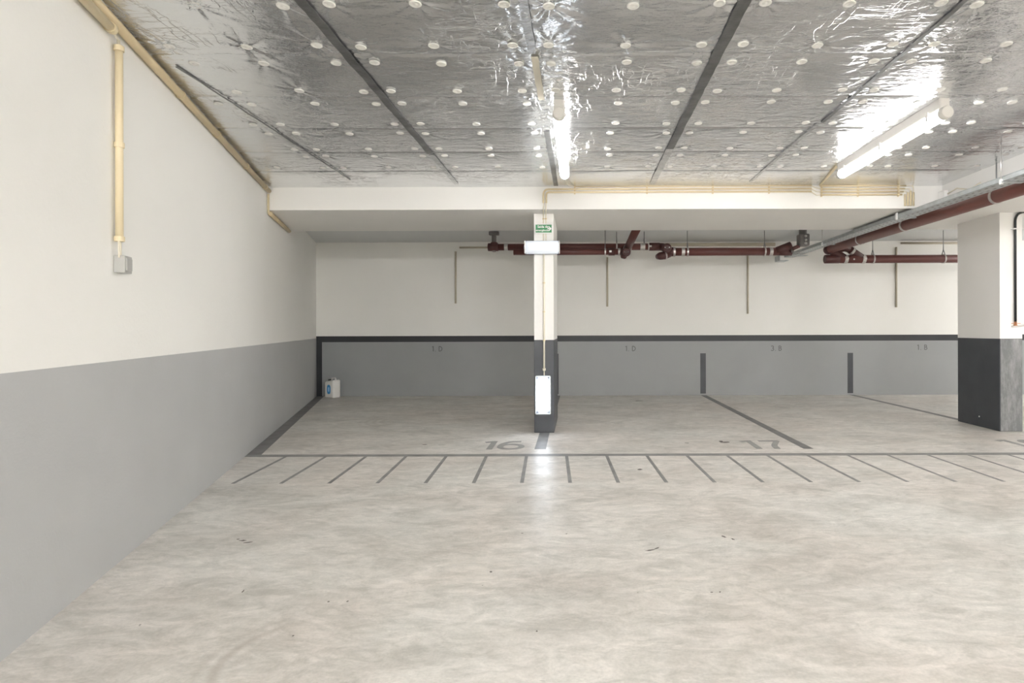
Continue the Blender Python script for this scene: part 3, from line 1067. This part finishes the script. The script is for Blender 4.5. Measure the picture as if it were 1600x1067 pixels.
def saddle(u, zs, label):
    x = bx(u)
    b = MB()
    b.box((x - 0.008, D_BEAM0 - 0.006, min(zs) - 0.02), (x + 0.008, D_BEAM0 + 0.0, max(zs) + 0.014))
    o = b.build('conduit_clip', M['beige_pvc'], None, origin=(x, D_BEAM0, min(zs)))
    for z in zs:
        MB().ring((x, YC, z), (1, 0, 0), RC, 0.016, 0.004, 16).build('saddle', M['beige_pvc'], o, origin=(x, YC, z))
    tag(o, label, 'conduit clip', 'conduit clips on the beam face')


for u, lab in ((898, 'beige clip holding the three long conduits nearest the slim pillar'), (1011, 'beige clip on the three long conduits, second from the slim pillar'),
               (1114, 'beige clip on the three long conduits, third from the slim pillar'), (1202, 'beige clip on the three long conduits, last before the side lamp')):
    saddle(u, zl, lab)
for u, lab in ((1284, 'beige clip at the start of the four short conduits'), (1341, 'beige clip halfway along the four short conduits'), (1404, 'beige clip near the end of the four short conduits')):
    saddle(u, zr, lab)
# from the lamps to the beam
pts = [(2.43 - 0.03, 5.37, Z_CEIL - 0.02), (bx(1281), YC - 0.01, bz(290.5))]
tag(MB().tube(pts, 0.012, 12).build('conduit', M['beige_pvc'], None, origin=pts[0]), 'beige conduit slanting from the side lamp to the beam', 'conduit')
pts = bend((-0.13, 5.35, Z_CEIL - 0.07), (-0.13, 5.9, Z_CEIL - 0.05), (bx(897), YC - 0.006, zl[0]), 0.2)
tag(MB().tube(pts, 0.006, 10).build('cable', M['cable'], None, origin=pts[0]), 'pale cable from the central lamp to the beam conduits', 'cable')

# down the slim pillar
YP = D_COL - 0.0115
for k, uu in ((0, 849.2), (1, 853.0)):
    x_ = bx(uu)
    xq = P(uu, 350, YP).x
    pts = [(x_, YC, bz(317)), (x_, YC, Z_BEAM + 0.005), (x_ + 0.25 * (xq - x_), YC + 0.03, Z_BEAM - 0.012), (xq, YP - 0.02, Z_BEAM - 0.014), (xq, YP, Z_BEAM - 0.04), (xq, YP, P(850, 377, YP).z)]
    o = MB().tube(pts, 0.0065, 10).build('cable', M['cable'], None, origin=pts[-1])
    tag(o, ('pale cable down the slim pillar behind the exit sign, wall side', 'pale cable down the slim pillar behind the exit sign, lamp side')[k], 'cable')
    MB().ring((xq, YP, Z_BEAM - 0.06), (0, 0, 1), 0.0065, 0.012, 0.005, 14).build('clip', M['beige_dark'], o, origin=(xq, YP, Z_BEAM - 0.06))
x_ = P(850, 480, YP).x
pts = [(x_, YP, P(850, 396, YP).z), (x_, YP, P(850, 577, YP).z)]
o = MB().tube(pts, 0.0105, 12).build('conduit', M['cable'], None, origin=pts[1])
tag(o, 'thin beige conduit between the two lamps on the slim pillar', 'conduit')
for vv in (442, 487, 532):
    c = (x_, YP, P(850, vv, YP).z)
    MB().ring(c, (0, 0, 1), 0.0105, 0.014, 0.004, 14).build('clip', M['beige_pvc'], o, origin=c)
c = (x_, YP, P(850, 577, YP).z)
MB().profile(c, (0, 0, -1), [(-0.012, 0.018), (0.01, 0.018), (0.02, 0.009)], 14).build('gland', M['cable'], o, origin=c)
pts = [(x_, YP, P(850, 578, YP).z), (x_, YP, P(850, 588, YP).z)]
tag(MB().tube(pts, 0.006, 8).build('cable', M['cable'], None, origin=pts[1]), 'short pale cable into the caged lamp', 'cable')

# back wall drops
YB = D_BACK - 0.017
for u, v0, v1, lab in ((712, 393, 474, 'upright beige conduit on the back wall behind the left pipe end'), (949, 402, 479, 'upright beige conduit on the back wall right of the slim pillar'),
                       (1168.5, 396, 490, 'upright beige conduit on the back wall below the middle red pipe'), (1400.5, 386, 480, 'upright beige conduit on the back wall near the wide pillar')):
    a, c = P(u, v0, YB), P(u, v1, YB)
    tag(MB().tube([a, c], 0.0165, 12).build('conduit', M['beige_back'], None, origin=c), lab, 'conduit')
for u0, u1, v, r_, lab in ((718, 776, 386.7, 0.016, 'level beige conduit on the back wall left of the red pipes'), (1408, 1520, 379.8, 0.018, 'level beige conduit on the back wall behind the wide pillar')):
    a, c = P(u0, v, YB), P(u1, v, YB)
    tag(MB().tube([a, c], r_, 12).build('conduit', M['beige_back'], None, origin=a), lab, 'conduit')
a, c = P(1030, 382.5, YB), P(1211, 381, YB)
tag(MB().box((a.x, D_BACK - 0.04, a.z - 0.027), (c.x, D_BACK, a.z + 0.027), 0.004).build('cable_trunking', M['beige_back'], None, origin=a), 'level beige trunking on the back wall above the middle pipe', 'trunking')


# ================================================================== red drain pipes
def clamp(c, axis, R, parent, w=0.05, label=None, m='steel', bolt=True):
    axis = Vector(axis).normalized()
    b = MB()
    b.ring(c, axis, R, w, 0.006, 26)
    o = b.build('clamp', M[m], parent, origin=c)
    if bolt:
        c = Vector(c)
        MB().obox(c + Vector((0, -R - 0.010, 0)), (w * 0.9, 0.022, 0.028), None, 0.003, 1).build('bolt', M[m], o, origin=c)
        o2 = [x for x in bpy.data.objects if x.parent == o][0]
        o2.location = (0, 0, 0)
    return o


def socket(a, axis, R, L_, parent, name='socket', m='red_fit'):
    axis = Vector(axis).normalized()
    o = MB().profile(a, axis, [(0, R), (0.004, R + 0.010), (L_ - 0.004, R + 0.010), (L_, R)], 24).build(name, M[m], parent, origin=a)
    return o


def hanger(x, y, zt, zp, R, label, axis='x', grp='pipe hangers under the ceiling'):
    r = empty('pipe_hanger', (x, y, zt), label, 'pipe hanger', grp)
    MB().tube([(x, y, zt), (x, y, zp + R + 0.075)], 0.0055, 8).build('rod', M['rod'], r)
    ax = Vector((1, 0, 0)) if axis == 'x' else Vector((0, 1, 0))
    MB().ring((x, y, zp), ax, R + 0.0065, 0.022, 0.004, 28).build('ring', M['steel'], r)
    sd = Vector((0, 1, 0)) if axis == 'x' else Vector((1, 0, 0))
    b = MB()
    t = Vector((x, y, zp + R + 0.08))
    for s in (-1, 1):
        b.tube([t, Vector((x, y, zp + R * 0.75)) + sd * s * R * 0.72], 0.006, 8)
    b.build('yoke', M['rod'], r)
    return r


# upper pipe: from the riser beside the slim pillar to the fitting
DU = 8.92
RU = 0.052
zU = P(905, 385.8, DU).z
xa, xb = P(763, 385, DU).x, P(1030, 387, DU).x
root = empty('drain_pipe', (xa, DU, zU), 'dark red drain pipe passing behind the slim pillar, the upper and longer of two', 'pipe')
MB().tube([(xa, DU, zU), (xb, DU, zU)], RU, 24).build('pipe', M['red_pipe'], root)
socket((xa - 0.005, DU, zU), (1, 0, 0), RU, 0.16, root, 'end_socket')
socket((xb - 0.16, DU, zU), (1, 0, 0), RU, 0.17, root)
for u in (791, 1003, 1015):
    clamp((P(u, 386, DU).x, DU, zU), (1, 0, 0), RU, root, 0.055)
# riser tee
xr = P(772, 380, DU).x
b = MB()
b.tube([(xr, DU, zU), (xr, DU, Z_CEIL2 + 0.02)], 0.036, 20)
b.build('riser', M['dark_iron'], root)
MB().profile((xr, DU, zU + 0.04), (0, 0, 1), [(0, 0.056), (0.03, 0.056), (0.035, 0.045)], 20).build('tee_collar', M['red_fit'], root)
MB().profile((xr, DU, zU - 0.045), (0, 0, -1), [(0, 0.032), (0.02, 0.032), (0.03, 0.022)], 18).build('bottom_plug', M['dark_iron'], root)
MB().box((xr - 0.075, DU - 0.05, Z_CEIL2 - 0.05), (xr + 0.075, DU + 0.05, Z_CEIL2 + 0.005), 0.006).build('riser_bracket', M['dark_iron'], root)
# end elbow towards the lower fitting
pe = P(1037, 391, DU - 0.06)
MB().tube(smooth([(xb, 0), (pe.x, 0)], 0) and [(xb - 0.01, DU, zU), (xb + 0.05, DU - 0.015, zU - 0.008), (pe.x + 0.02, DU - 0.07, zU - 0.04), (pe.x + 0.03, DU - 0.17, zU - 0.08)], [RU + 0.006, RU + 0.008, RU + 0.008, RU + 0.006], 24).build('elbow', M['red_fit'], root)

# slanting branch
a = P(979, 391, 8.84)
c = P(997, 353, 7.70)
c.z = min(c.z, 2.56)
br = empty('drain_pipe', a, 'dull red branch pipe slanting up from the upper pipe to the beam', 'pipe')
MB().tube([a, c], 0.056, 24).build('pipe', M['red_pipe'], br)
ax = (c - a).normalized()
MB().profile(a - ax * 0.03, ax, [(0, 0.058), (0.005, 0.066), (0.12, 0.066), (0.125, 0.058)], 24).build('socket', M['red_fit'], br)
clamp(a + ax * 0.11, ax, 0.058, br, 0.03, bolt=False)
# lower pipe in front
DL = 8.74
RL = 0.046
zL = P(905, 393.6, DL).z
xa, xb = P(802.5, 394, DL).x, P(968, 395, DL).x
root = empty('drain_pipe', (xa, DL, zL), 'dark red drain pipe passing behind the slim pillar, the lower and shorter of two', 'pipe')
MB().tube([(xa, DL, zL), (xb, DL, zL)], RL, 24).build('pipe', M['red_pipe'], root)
socket((xb - 0.17, DL, zL), (1, 0, 0), RL, 0.10, root)
clamp((P(953.5, 395, DL).x, DL, zL), (1, 0, 0), RL, root, 0.04)
clamp((P(967.5, 396, DL).x, DL, zL), (1, 0, 0), RL + 0.004, root, 0.035, bolt=False)
pe = P(977, 397.3, DL - 0.1)
MB().tube([(xb - 0.02, DL, zL), (xb + 0.03, DL - 0.01, zL - 0.006), (pe.x, DL - 0.06, zL - 0.02), (pe.x + 0.01, DL - 0.15, zL - 0.03)], [RL, RL + 0.006, RL + 0.010, RL + 0.012], 24).build('elbow', M['red_fit'], root)
MB().profile((pe.x + 0.01, DL - 0.15, zL - 0.03), (0, -1, 0), [(0, 0.062), (0.04, 0.064), (0.05, 0.056), (0.05, 0.030), (0.04, 0.026)], 24).build('end_cap', M['red_fit'], root)
for s in (-1, 1):
    MB().profile((pe.x + 0.01 + s * 0.028, DL - 0.195, zL - 0.028), (0, -1, 0), [(0, 0.009), (0.012, 0.009), (0.015, 0.005)], 10).build('bolt', M['dark_iron'], root)
MB().profile((pe.x - 0.02, DL - 0.1, zL - 0.06), (-0.25, 0, -1), [(0, 0.05), (0.04, 0.045), (0.055, 0.03)], 20).build('drain_plug', M['red_fit'], root)

# middle pipe
DM = 8.85
RM = 0.061
zM = P(1130, 393.2, DM).z
xa, xb = P(1048, 393, DM).x, P(1216, 393, DM).x
root = empty('drain_pipe', (xa, DM, zM), 'dark red drain pipe in the middle of the back wall with fittings at both ends', 'pipe')
MB().tube([(xa - 0.05, DM, zM), (xb, DM, zM)], RM, 24).build('pipe', M['red_pipe'], root)
socket((xa - 0.03, DM, zM), (1, 0, 0), RM, 0.10, root)
clamp((P(1053, 393, DM).x, DM, zM), (1, 0, 0), RM + 0.008, root, 0.03, bolt=False)
clamp((P(1067, 393, DM).x, DM, zM), (1, 0, 0), RM, root, 0.05)
clamp((P(1204, 393, DM).x, DM, zM), (1, 0, 0), RM, root, 0.05)
# round capped tee at the left end
pe = P(1041.5, 388, DM - 0.12)
MB().tube([(xa + 0.02, DM, zM), (pe.x + 0.02, DM - 0.03, zM + 0.02), (pe.x, DM - 0.14, pe.z)], [RM, RM + 0.006, RM + 0.004], 24).build('tee', M['red_fit'], root)
MB().profile((pe.x, DM - 0.13, pe.z), (0, -1, 0), [(0, 0.066), (0.05, 0.067), (0.06, 0.060), (0.06, 0.036), (0.05, 0.030)], 26).build('end_cap', M['red_fit'], root)
for s in (-1, 1):
    MB().profile((pe.x + s * 0.032, DM - 0.187, pe.z + 0.004), (0, -1, 0), [(0, 0.011), (0.012, 0.011), (0.016, 0.006)], 10).build('bolt', M['steel'], root)
p2 = P(1031, 400, DM - 0.08)
p3 = P(1046, 396, DM - 0.04)
MB().tube([p2 - Vector((0.02, -0.06, 0.0)), p2, (p2 + p3) / 2 + Vector((0, -0.02, -0.012)), p3], [0.045, 0.058, 0.062, 0.058], 22).build('swept_elbow', M['red_fit'], root)
clamp((p2 + p3) / 2 + Vector((0.0, -0.02, -0.008)), (p3 - p2), 0.063, root, 0.02, bolt=False)
# slanting wye at the right end
e0, e1 = P(1212, 393, DM), P(1236, 384, DM - 0.03)
MB().tube([e0, e0 + (e1 - e0) * 0.5, e1], [RM, 0.066, 0.068], 24).build('wye', M['red_fit'], root)
MB().tube([(xb, DM, zM), (xb + 0.20, DM, zM - 0.008)], [RM, RM * 0.95], 22).build('wye_run', M['red_fit'], root)
MB().profile(P(1234, 391, DM - 0.02), (1, 0.0, 0.2), [(0, 0.055), (0.03, 0.06), (0.05, 0.04)], 20).build('end_cap', M['dark_iron'], root)

# dark flanged outlet hanging by the tray
pf = P(1254.5, 376, 8.55)
fo = empty('pipe_flange', pf, 'dark bolted pipe coupling hanging behind the cable tray', 'pipe coupling')
MB().tube([(pf.x, pf.y, Z_CEIL2), (pf.x, pf.y, pf.z - 0.02)], 0.055, 20).build('stub', M['dark_iron'], fo)
MB().box((pf.x - 0.078, pf.y - 0.075, pf.z - 0.085), (pf.x + 0.078, pf.y + 0.06, pf.z + 0.095), 0.022, 3).build('coupling', M['dark_iron'], fo)
for s in (-0.05, 0.0, 0.055):
    MB().profile((pf.x + 0.01, pf.y - 0.075, pf.z + s), (0, -1, 0), [(0, 0.018), (0.02, 0.018), (0.026, 0.010)], 12).build('bolt', M['steel'], fo)
pj = P(1243.5, 386.5, 8.55)
MB().tube([pj - Vector((0.05, 0, 0.02)), pj + Vector((0.05, 0, 0.02))], 0.028, 16).build('side_port', M['red_fit'], fo)

# long pipe along the garage
XP, ZPIPE, RP = 3.84, 2.36, 0.064
DE = 8.86
root = empty('drain_pipe', (XP, DE, ZPIPE), 'long oxide red drain pipe running along the garage beside the cable tray', 'pipe')
MB().tube([(XP, -2.0, ZPIPE), (XP, DE, ZPIPE)], RP, 28).build('pipe', M['red_long'], root)
MB().profile((XP, DE - 0.09, ZPIPE), (0, 1, 0), [(0, RP), (0.004, RP + 0.01), (0.10, RP + 0.012), (0.13, RP + 0.004), (0.13, 0.02)], 26).build('end_socket', M['red_fit'], root)
# elbow down to the cross pipe
DR = 8.86
zR = P(1400, 404.6, DR).z
MB().tube([(XP + 0.0, DE - 0.02, ZPIPE - 0.01), (XP + 0.11, DE, ZPIPE - 0.05), (XP + 0.24, DE, zR + 0.01), (XP + 0.34, DE, zR)], [0.055, 0.062, 0.062, 0.058], 24).build('elbow', M['red_fit'], root)
hanger(XP, P(1345, 374, 7.85).y, Z_CEIL2, ZPIPE, RP, 'steel hanger ring round the long red pipe just behind the beam', 'y')
for u, lab in ((1415, 'steel strap round the long red pipe under the beam'), (1557.5, 'steel strap round the long red pipe in front of the beam')):
    d = XP * F / (u - PU)
    r = empty('pipe_hanger', (XP, d, ZPIPE + RP), lab, 'pipe hanger', 'pipe hangers under the ceiling')
    MB().ring((XP, d, ZPIPE), (0, 1, 0), RP + 0.0005, 0.03, 0.006, 30).build('ring', M['steel'], r)
    zt = Z_BEAM if d > D_BEAM0 else Z_CEIL
    MB().tube([(XP, d, ZPIPE + RP), (XP, d, zt)], 0.006, 8).build('rod', M['rod'], r)

# cross pipe to the wide pillar
RR = 0.062
xa, xb = P(1289, 405, DR).x, 6.6
root = empty('drain_pipe', (xa, DR, zR), 'dark red drain pipe running behind the wide pillar', 'pipe')
MB().tube([(xa, DR, zR), (xb, DR, zR)], RR, 24).build('pipe', M['red_pipe'], root)
socket((xa - 0.005, DR, zR), (1, 0, 0), RR - 0.006, 0.22, root, 'end_socket')
for u in (1320.5, 1348.5):
    clamp((P(u, 405, DR).x, DR, zR), (1, 0, 0), RR + 0.001, root, 0.05)
w0, w1 = P(1346, 403, DR), P(1326, 388.5, DR - 0.02)
MB().tube([w0, w1], [0.060, 0.056], 22).build('wye_branch', M['red_fit'], root)
clamp(w0 + (w1 - w0) * 0.72, (w1 - w0), 0.0575, root, 0.035, bolt=False)
MB().profile(P(1334.5, 405, DR - RR), (0, -1, 0), [(0, 0.012), (0.006, 0.012), (0.01, 0.006)], 10).build('bolt', M['steel'], root)
wv = P(1327, 389, DR - 0.02)
MB().tube([wv, wv + Vector((-0.07, 0, 0.02)), wv + Vector((-0.17, 0, -0.01))], [0.058, 0.056, 0.050], 20).build('wye_elbow', M['red_fit'], root)

for u, d, zp_, R_, lab in ((963.5, DU, zU, RU, 'rod hanger on the upper red pipe just before the slanting branch'), (1006.5, DU, zU, RU, 'rod hanger on the upper red pipe just after the slanting branch'),
                           (1074, DM, zM, RM, 'rod hanger at the start of the middle red pipe'), (1194.5, DM, zM, RM, 'rod hanger at the far end of the middle red pipe'),
                           (1363.5, DR, zR, RR, 'rod hanger on the pipe to the wide pillar, at its fitting'), (1474, DR, zR, RR, 'rod hanger on the pipe to the wide pillar, beside the pillar'),
                           (945.5, DL, zL, RL, 'thin rod hanger on the lower red pipe')):
    hanger(P(u, 390, d).x, d, Z_CEIL2, zp_, R_, lab)

# ================================================================== cable tray
TX0, TX1, TZ = 3.510, 3.670, 2.363
root = empty('cable_tray', (TX0, 4.0, TZ), 'galvanised steel cable tray hung along the side beam beside the red pipe', 'cable tray')
b = MB()
y0, y1 = -2.0, 9.86
b.box((TX0, y0, TZ), (TX1, y1, TZ + 0.002))
b.box((TX0, y0, TZ), (TX0 + 0.002, y1, TZ + 0.040))
b.box((TX0 - 0.006, y0, TZ + 0.037), (TX0 + 0.006, y1, TZ + 0.041))
b.box((TX1 - 0.002, y0, TZ), (TX1, y1, TZ + 0.040))
n_plain = len(b.bm.faces)
for k in range(90):
    y = 2.2 + 0.085 * k
    for xx in (TX0 + 0.035, TX1 - 0.05):
        b.box((xx, y, TZ - 0.0006), (xx + 0.016, y + 0.034, TZ + 0.0004))
b.bm.faces.ensure_lookup_table()
for f in b.bm.faces[n_plain:]:
    f.material_index = 1
o = b.build('trough', M['galv'], root)
o.data.materials.append(M['dark_iron'])
for y in (6.30, 4.78, 8.3):
    b = MB()
    b.box((TX0 - 0.012, y - 0.02, TZ - 0.012), (TX1 + 0.012, y + 0.02, TZ - 0.0008))
    b.build('cross_bracket', M['galv'], root)
for y, zt in ((4.78, Z_CEIL), (8.3, Z_CEIL2)):
    MB().tube([(TX0 - 0.006, y, TZ - 0.02), (TX0 - 0.006, y, zt)], 0.005, 8).build('hanger_rod', M['steel'], root)
    MB().box((TX0 - 0.016, y - 0.012, TZ - 0.022), (TX0 + 0.004, y + 0.012, TZ + 0.02), 0.002, 1).build('rod_nut', M['white_plastic'], root)
MB().box((TX0 - 0.02, 6.33, TZ - 0.02), (TX0 - 0.004, 6.36, TZ + 0.055), 0.002, 1).build('hook', M['white_plastic'], root)
MB().box((TX0 - 0.13, 9.70, TZ - 0.07), (TX0 + 0.02, 9.94, TZ - 0.062)).build('end_plate', M['galv'], root)
MB().box((TX0 - 0.13, 9.70, TZ - 0.066), (TX0 - 0.125, 9.94, TZ + 0.02)).build('end_flange', M['galv'], root)
MB().box((TX0 + 0.02, 9.3, TZ - 0.035), (TX1 + 0.03, 9.42, TZ - 0.028)).build('end_plate', M['galv'], root)
# cables lying in the tray
labs = ['black cable lying in the steel tray along the pipe side', 'dark green cable lying in the middle of the steel tray', 'grey cable lying in the steel tray along its open side']
M['dkgreen'] = mat('green_cable', (0.05, 0.10, 0.055), 0.5)
for i, (xx, mm) in enumerate(((TX1 - 0.02, 'black'), (TX0 + 0.08, 'dkgreen'), (TX0 + 0.035, 'grey_plastic'))):
    rr = random.Random(i)
    pts = [(xx + rr.uniform(-0.008, 0.008), -1.9 + 0.5 * k, TZ + 0.0155) for k in range(24) if -1.9 + 0.5 * k < 9.8]
    tag(MB().tube(pts, 0.012, 10).build('cable', M[mm], None, origin=pts[0]), labs[i], 'cable')

# small white box in the corner of the two beams
cj = P(1472.5, 305.5, 6.09)
jb2 = empty('junction_box', (X_SIDE, 6.10, cj.z), 'small white junction box where the side beam meets the main beam', 'junction box')
MB().box((X_SIDE - 0.05, 6.05, cj.z - 0.048), (X_SIDE, 6.15, cj.z + 0.048), 0.005).build('body', M['white_plastic'], jb2)
MB().box((X_SIDE - 0.055, 6.06, cj.z - 0.038), (X_SIDE - 0.049, 6.14, cj.z + 0.038), 0.002, 1).build('cover', M['white_plastic'], jb2)
pts = [(X_SIDE - 0.012, 6.05, cj.z + 0.01), (X_SIDE - 0.012, 5.9, cj.z + 0.03), (X_SIDE - 0.02, 5.7, cj.z - 0.03), (X_SIDE - 0.015, 5.55, cj.z + 0.0)]
tag(MB().tube(pts, 0.006, 8).build('cable', M['cable'], None, origin=pts[0]), 'loose pale cable trailing from the white junction box', 'cable')

# ================================================================== black conduit on the wide pillar
YK = D_COL - 0.016
xk = P(1586.5, 420, YK).x
zt_ = P(1587, 331.5, YK).z
zb_ = P(1586.5, 504, YK).z
pts = bend((xk, YK, zb_), (xk, YK, zt_), (xk + 0.4, YK, zt_), 0.11, 10)
kk = MB().tube(pts, 0.0125, 14).build('conduit', M['black'], None, origin=pts[0])
tag(kk, 'black conduit bending over the top of the wide pillar', 'conduit')
zc = P(1587, 357.5, YK).z
MB().box((xk - 0.042, YK - 0.014, zc - 0.008), (xk + 0.042, YK + 0.014, zc + 0.008), 0.003, 1).build('clip', M['white_plastic'], kk, origin=(xk, YK, zc))
tapo = empty('water_tap', (xk, YK, zb_), 'copper and brass tap fitting below the black conduit', 'tap')
MB().profile((xk, YK, zb_ + 0.01), (0, 0, -1), [(0, 0.013), (0.03, 0.013), (0.032, 0.018), (0.045, 0.018)], 14).build('union', M['copper'], tapo)
MB().tube([(xk - 0.04, YK, zb_ - 0.045), (xk + 0.11, YK, zb_ - 0.03)], 0.010, 12).build('branch', M['steel'], tapo)
MB().box((xk - 0.05, YK - 0.01, zb_ - 0.012), (xk + 0.05, YK - 0.004, zb_ - 0.006)).build('handle', M['copper'], tapo)

# ================================================================== jerrycan in the corner
pj = P(519, 619, 9.72)
jc = empty('jerrycan', (pj.x, 9.74, 0), 'white plastic jerrycan with a blue label standing in the back corner', 'jerrycan')
jc.rotation_euler = (0, 0, math.radians(-24))
jw, jd, jh = 0.205, 0.165, 0.315


def child(bm_, name, m):
    o = bm_.build(name, m)
    o.parent = jc
    return o


b = MB()
t = bmesh.new()
bmesh.ops.create_cube(t, size=1.0)
for v in t.verts:
    v.co = Vector((v.co.x * jw, v.co.y * jd, v.co.z * (jh - 0.02)))
bmesh.ops.bevel(t, geom=t.edges[:], offset=0.030, segments=4, affect='EDGES', profile=0.5)
for v in t.verts:
    if v.co.z > 0.09:                       # the shoulder slopes down to the spout
        v.co.z += (v.co.x / jw) * 0.03
    v.co.z += (jh - 0.02) / 2
for f in t.faces:
    f.smooth = True
b._join(t)
child(b, 'body', M['jerry'])
b = MB()
b.tube([(-0.02, 0, jh - 0.03), (-0.01, 0, jh + 0.012), (0.06, 0, jh + 0.018), (0.078, 0, jh - 0.02)], 0.013, 12)
child(b, 'handle', M['jerry'])
b = MB()
b.profile((-0.066, 0, jh - 0.045), (0, 0, 1), [(0, 0.024), (0.018, 0.024), (0.02, 0.027), (0.04, 0.027), (0.042, 0.022)], 18)
child(b, 'cap', M['black'])


def label_disc(w, h, y, m, name):
    n = 26
    t = bmesh.new()
    fr = []
    for i in range(n):
        a = 2 * PI * i / n
        ca, sa = math.cos(a), math.sin(a)
        fr.append((w / 2 * math.copysign(abs(ca) ** 0.6, ca), h / 2 * math.copysign(abs(sa) ** 0.75, sa)))
    A = [t.verts.new((x, y, z + jh * 0.47)) for x, z in fr]
    Bk = [t.verts.new((x, y + 0.0015, z + jh * 0.47)) for x, z in fr]
    t.faces.new(A)
    for i in range(n):
        t.faces.new((A[i], A[(i + 1) % n], Bk[(i + 1) % n], Bk[i]))
    b = MB()
    b._join(t)
    return child(b, name, m)


o1 = label_disc(0.082, 0.155, -jd / 2 - 0.001, M['blue'], 'label')
o2 = label_disc(0.034, 0.080, -jd / 2 - 0.0018, M['pale_blue'], 'label_print')
o1['label'] = 'blue oval label'
o2.parent = o1

# ================================================================== world and view
w = bpy.data.worlds.new('world')
SC.world = w
w.use_nodes = True
w.node_tree.nodes['Background'].inputs[0].default_value = (0.5, 0.5, 0.5, 1)
w.node_tree.nodes['Background'].inputs[1].default_value = 0.0
SC.view_settings.view_transform = 'Standard'
SC.view_settings.look = 'None'
SC.view_settings.exposure = 2.58
SC.view_settings.gamma = 1.0
SC.view_settings.use_curve_mapping = False
SC.cycles.max_bounces = 14
SC.cycles.diffuse_bounces = 8
SC.cycles.glossy_bounces = 6
SC.cycles.use_denoising = True
SC.cycles.sample_clamp_indirect = 10.0
